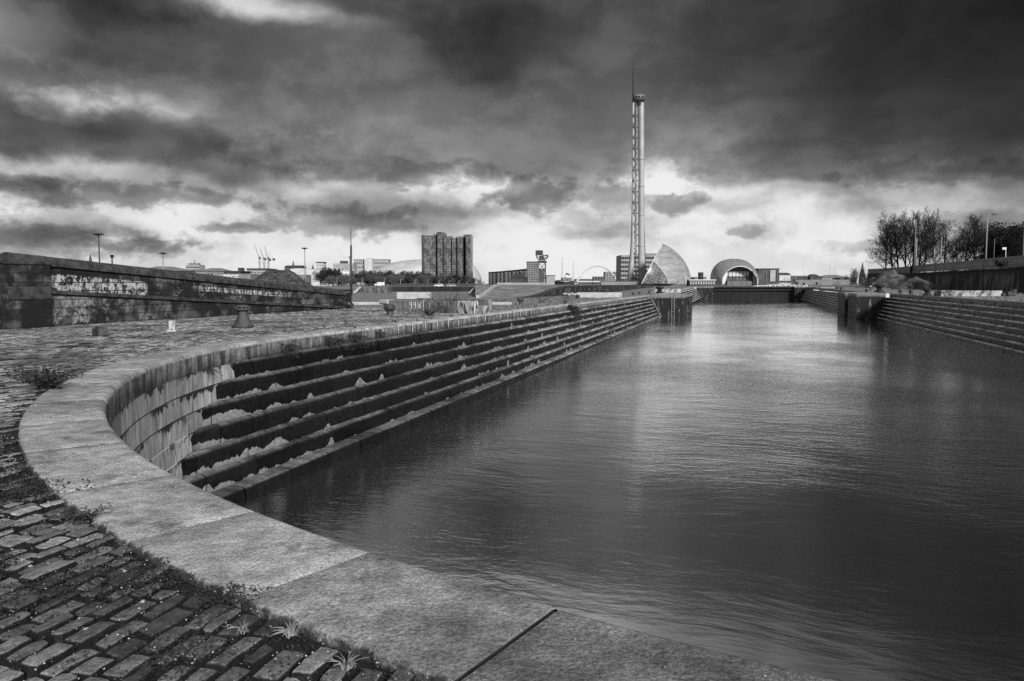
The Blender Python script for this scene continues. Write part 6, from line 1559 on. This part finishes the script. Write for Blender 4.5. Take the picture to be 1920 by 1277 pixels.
# ------------------------------------------------------------------ weeds, moss and grit
M_WEED = plain('weed_leaf', .025, .085, 9, .75); M_DRY = plain('dry_grass', .12, .30, 9, .85); M_STEM = plain('weed_stem', .03, .07, 6, .85); M_MOSS = plain('moss', .012, .045, 30, .95)
def leaf(b, p, dv, L, W_):
    dv = dv.normalized(); sd = dv.cross(Vector((0, 0, 1)));
    if sd.length < .1: sd = Vector((1, 0, 0))
    sd.normalize(); dr = Vector((0, 0, -.25 * L))
    b.face([p, p + dv * L * .45 + sd * W_, p + dv * L + dr, p + dv * L * .45 - sd * W_])
def weed(px, py, name, label, R0, H, nst, nl, lsz, m=None, zz=None, dry=False, pos=None, hang=None, group=None):
    q = pos if pos is not None else at(px, py, 0)
    if pos is None: q.z = gz(q.x, q.y) if zz is None else zz
    r = random.Random(int(px * 7 + py)); o = thing(name, label, 'weed', q, group); st, lf = MB(), MB()
    for i in range(nst):
        a_ = r.uniform(0, 6.283); out = Vector((math.cos(a_), math.sin(a_), 0)); b0 = q + out * R0 * .25 * r.random()
        ln = H * r.uniform(.5, 1.15); sp = R0 * r.uniform(.3, 1.1)
        if hang is not None: out = (out * .5 + hang).normalized()
        pts = [b0 - Vector((0, 0, .02))]
        for k in range(1, 5):
            u = k / 4; zc = ln * (u - (.55 * u * u if dry or hang is not None else .25 * u * u)) * (1 if hang is None else .4) - (0 if hang is None else ln * .9 * u * u)
            pts.append(b0 + out * sp * u ** 1.3 + Vector((r.uniform(-.02, .02) * H, r.uniform(-.02, .02) * H, zc)))
        st.tube(pts, [.0035 * (1 + 2 * H), .003 * (1 + 2 * H), .003 * (1 + H), .002, .0012], 3, cap=False)
        for j in range(nl):
            u = r.uniform(.2, 1); k = min(3, int(u * 4)); p = pts[k].lerp(pts[k + 1], u * 4 - k)
            leaf(lf, p, Vector((r.gauss(0, 1), r.gauss(0, 1), r.uniform(-.1, 1.0))), lsz * r.uniform(.6, 1.3), lsz * .24 * r.uniform(.7, 1.3))
    if name == 'moss_clump':
        st, lf = MB(), MB()
        for i in range(nst * nl):
            a_ = r.uniform(0, 6.283); rr = R0 * r.random() ** .6 * (1 + .35 * math.sin(3 * a_ + px)); p = q + Vector((math.cos(a_) * rr, math.sin(a_) * rr, H * (1 - (rr / R0 / 1.4) ** 2) * r.uniform(.3, 1) * .6 - .02))
            leaf(lf, p, Vector((r.gauss(0, 1), r.gauss(0, 1), r.uniform(.2, 1.4))), lsz * r.uniform(.4, 1.0), lsz * .2)
        lf.build('leaves', M_MOSS, o); return o
    if lf.f: st.build('stems', M_DRY if dry else M_STEM, o); lf.build('leaves', m or M_WEED, o)
    else: st.build('stems', M_DRY if dry else M_STEM, o)
    return o
weed(85, 728, 'dock_plant', 'bushy leafy weed growing at the back of the coping, far left', .48, .42, 46, 16, .08)
weed(40, 716, 'dock_plant', 'thin branching weed left of the bushy weed on the setts', .42, .35, 12, 7, .07)
weed(150, 975, 'grass_tuft', 'low leafy tuft with a dry blade by the coping edge, upper of two', .16, .10, 40, 6, .035)
weed(427, 1122, 'moss_clump', 'dark mossy cushion against the coping edge, lower left', .20, .08, 90, 7, .028)
weed(545, 1185, 'grass_tuft', 'small dry grass tuft in the joint beside the coping', .09, .07, 22, 0, .05, dry=True)
weed(455, 1178, 'grass_tuft', 'faint dry grass growing between two setts near the mossy cushion', .08, .05, 14, 1, .02, dry=True)
weed(650, 1245, 'grass_tuft', 'dry grass tuft at the bottom edge below the coping', .08, .06, 18, 0, .05, dry=True)
weed(210, 1085, 'moss_clump', 'dark leafy moss patch in the middle of the setts', .34, .06, 120, 6, .03)
weed(345, 1222, 'moss_clump', 'dark moss patch among large setts at the bottom', .22, .05, 80, 6, .028)
weed(60, 1110, 'moss_clump', 'dark moss patch near the left edge of the setts', .30, .06, 90, 6, .03)
weed(25, 920, 'moss_clump', 'dark hollow patch of moss at the far left edge', .45, .07, 110, 6, .04)
weed(500, 618, 'grass_tuft', 'dry grass growing just right of the waisted capstan', .5, .35, 20, 1, .07, dry=True)
weed(805, 590, 'dock_plant', 'low dark scrub tuft beside the long trough', .55, .5, 50, 6, .10)
o = weed(838, 585, 'reed_clump', 'tall sparse stalks growing in front of the graffitied trough', 1.7, 2.1, 52, 2, .12)
weed(1015, 564, 'dock_plant', 'thin scrub between the two mushroom bollards on the left quay', 1.0, .9, 26, 2, .12)
weed(935, 566, 'dock_plant', 'low scattered scrub left of the second mushroom bollard', 1.0, .5, 22, 4, .12)
weed(1060, 566, 'dock_plant', 'tall thin stalks rising above the coping near the hanging bush', 1.2, 2.3, 18, 2, .12)
def hangp(px, py, name, label, R0, H, nst, nl, lsz, y_off=0):
    q = at(px, py, 0); q = Vector((XL + .12, q.y, gz(XL, q.y) - .25)); return weed(px, py, name, label, R0, H, nst, nl, lsz, pos=q, hang=Vector((.55, 0, .1)))
hangp(515, 632, 'bramble', 'leafy trailing weed hanging down the coping face nearest the curved head', .55, .5, 40, 14, .06)
hangp(590, 622, 'bramble', 'dense trailing bramble hanging over the first step right of the curved head', .7, .55, 54, 18, .06)
hangp(620, 617, 'bramble', 'second dense bramble spreading along the first step', .8, .55, 60, 18, .06)
hangp(668, 611, 'bramble', 'smaller bramble with looping stems over the coping', .6, .5, 34, 12, .06)
hangp(1066, 569, 'bramble', 'dark bush hanging over the steps midway along the left wall', 1.3, 1.6, 110, 16, .13)
q = Vector((CX + (RR - .02) * math.cos(R_(-164)), CYY + (RR - .02) * math.sin(R_(-164)), -.5)); weed(375, 665, 'bramble', 'thin trailing weed on the curved head wall under the coping', .35, .35, 24, 7, .045, pos=q, hang=Vector((.6, .3, .1)))
for px, py, lb in ((540, 618, 'arching dry stem behind the coping left of the brambles'), (608, 605, 'arching dry stem behind the coping above the dense bramble'), (652, 602, 'arching dry stem behind the coping above the small bramble'), (760, 588, 'arching dry stem on the quay beside the first bollard')):
    weed(px, py + 6, 'dock_plant', lb, .5, .7, 7, 3, .06)
# moss and grit in the joints
mv = MB(); r = random.Random(99); n_ = 0
while n_ < 19000:
    a_ = r.uniform(-9.5, 1.8); c_ = r.uniform(.9, 13)
    d_ = -a_ * SY + c_ * CY; l_ = a_ * CY + c_ * SY
    if d_ < .8 or abs(l_) > d_ * .8 + .5 or math.hypot(a_ - CX, c_ - CYY) < RO + .02: continue
    if r.random() > (3.2 / d_) ** 1.2: continue
    near_edge = math.hypot(a_ - CX, c_ - CYY) < RO + .16
    my = h2(a_, c_, .55) + .5 * h2(a_ + 9, c_, 1.7)
    if my < .30 and not (near_edge and r.random() < .14) and r.random() > .10: continue
    p = Vector((a_, c_, gz(a_, c_) - .024 + r.random() * (.026 if my > .3 else .006)))
    leaf(mv, p, Vector((r.gauss(0, 1), r.gauss(0, 1), r.random() * 1.5)), r.uniform(.010, .028), r.uniform(.004, .009)); n_ += 1
tag(mv.build('moss', M_MOSS), 'dark moss and tiny leaves filling the joints between the setts', 'moss', kind='stuff')
gv = MB(); n_ = 0
while n_ < 2600:
    a_ = r.uniform(-9.5, 3.5); c_ = r.uniform(.9, 14); d_ = -a_ * SY + c_ * CY; l_ = a_ * CY + c_ * SY
    if d_ < .8 or abs(l_) > d_ * .8 + .5: continue
    rr_ = math.hypot(a_ - CX, c_ - CYY)
    if rr_ < RR + .1: continue
    on = rr_ < RO
    if on and r.random() > .10 + .5 * (rr_ > RO - .15): continue
    s_ = r.uniform(.003, .009) * (1 + (r.random() < .04) * 1.6)
    gv.box((a_, c_, gz(a_, c_) - (.012 if not on else -.002)), (s_, s_ * r.uniform(.6, 1.2), s_ * .7), r.random() * 3, s_ * .2, taper=.8); n_ += 1
tag(gv.build('gravel', plain('pale_grit', .10, .55, 60, .85)), 'pale grit scattered over the setts and coping', 'gravel', kind='stuff')

# scrub on the further quay
gq = MB(); n_ = 0
while n_ < 5200:
    a_ = r.uniform(-24.8, -13.9); c_ = r.uniform(46, 112)
    if h2(a_, c_, .22) + .6 * h2(a_ + 5, c_, .9) < .12 and r.random() > .05: continue
    p = Vector((a_, c_, gz(a_, c_) - .05)); hh = r.uniform(.05, .22); dv = Vector((r.gauss(0, .5), r.gauss(0, .5), 1)).normalized(); sd = Vector((CY, SY, 0)) * hh * .28
    gq.face([p - sd, p + sd, p + dv * hh]); n_ += 1
tag(gq.build('grass', plain('quay_scrub', .04, .22, 3, .9)), 'patchy dry grass and weeds on the quay beyond the trough', 'grass', kind='stuff')
sr = MB()
for k in range(900):
    side = r.random() < .6
    a_ = r.uniform(-24.5, -14) if side else r.uniform(22.5, 40); c_ = r.uniform(28, 112) if side else r.uniform(70, 150); s_ = r.uniform(.04, .16) * (1.6 if not side else 1)
    sr.box((a_, c_, gz(a_, c_) - .03 + s_ * .2), (s_, s_ * r.uniform(.5, 1), s_ * .6), r.random() * 3, s_ * .15, taper=.8)
tag(sr.build('rubble', plain('quay_stones', .05, .35, 2.5, .9)), 'loose stones and bits of rubble strewn along both quays', 'rubble', kind='stuff')
for i, (px, D, h_, lb) in enumerate(((1722, 150, 1.8, 'dark scrub at the foot of the retaining wall left of the painted block'), (1842, 121, 2.2, 'dark scrub bush growing on the wall top below the street lamp'), (1866, 116, 2.4, 'dark scrub bush growing on the wall top left of the road sign'), (1800, 140, 1.8, 'scrub bush clinging to the wall top between lamp posts'))):
    q = P(px, 533, D); z0 = .2 if i in (0,) else (4.2 if i in (1, 2, 3) else 1.4); s_ = h_ / 4.4
    copy_tree(shr[i % 2], (q.x if z0 < 4 else WX + .3, q.y, z0), r.random() * 6, lb, s_, 'scrub bushes along the right bank')
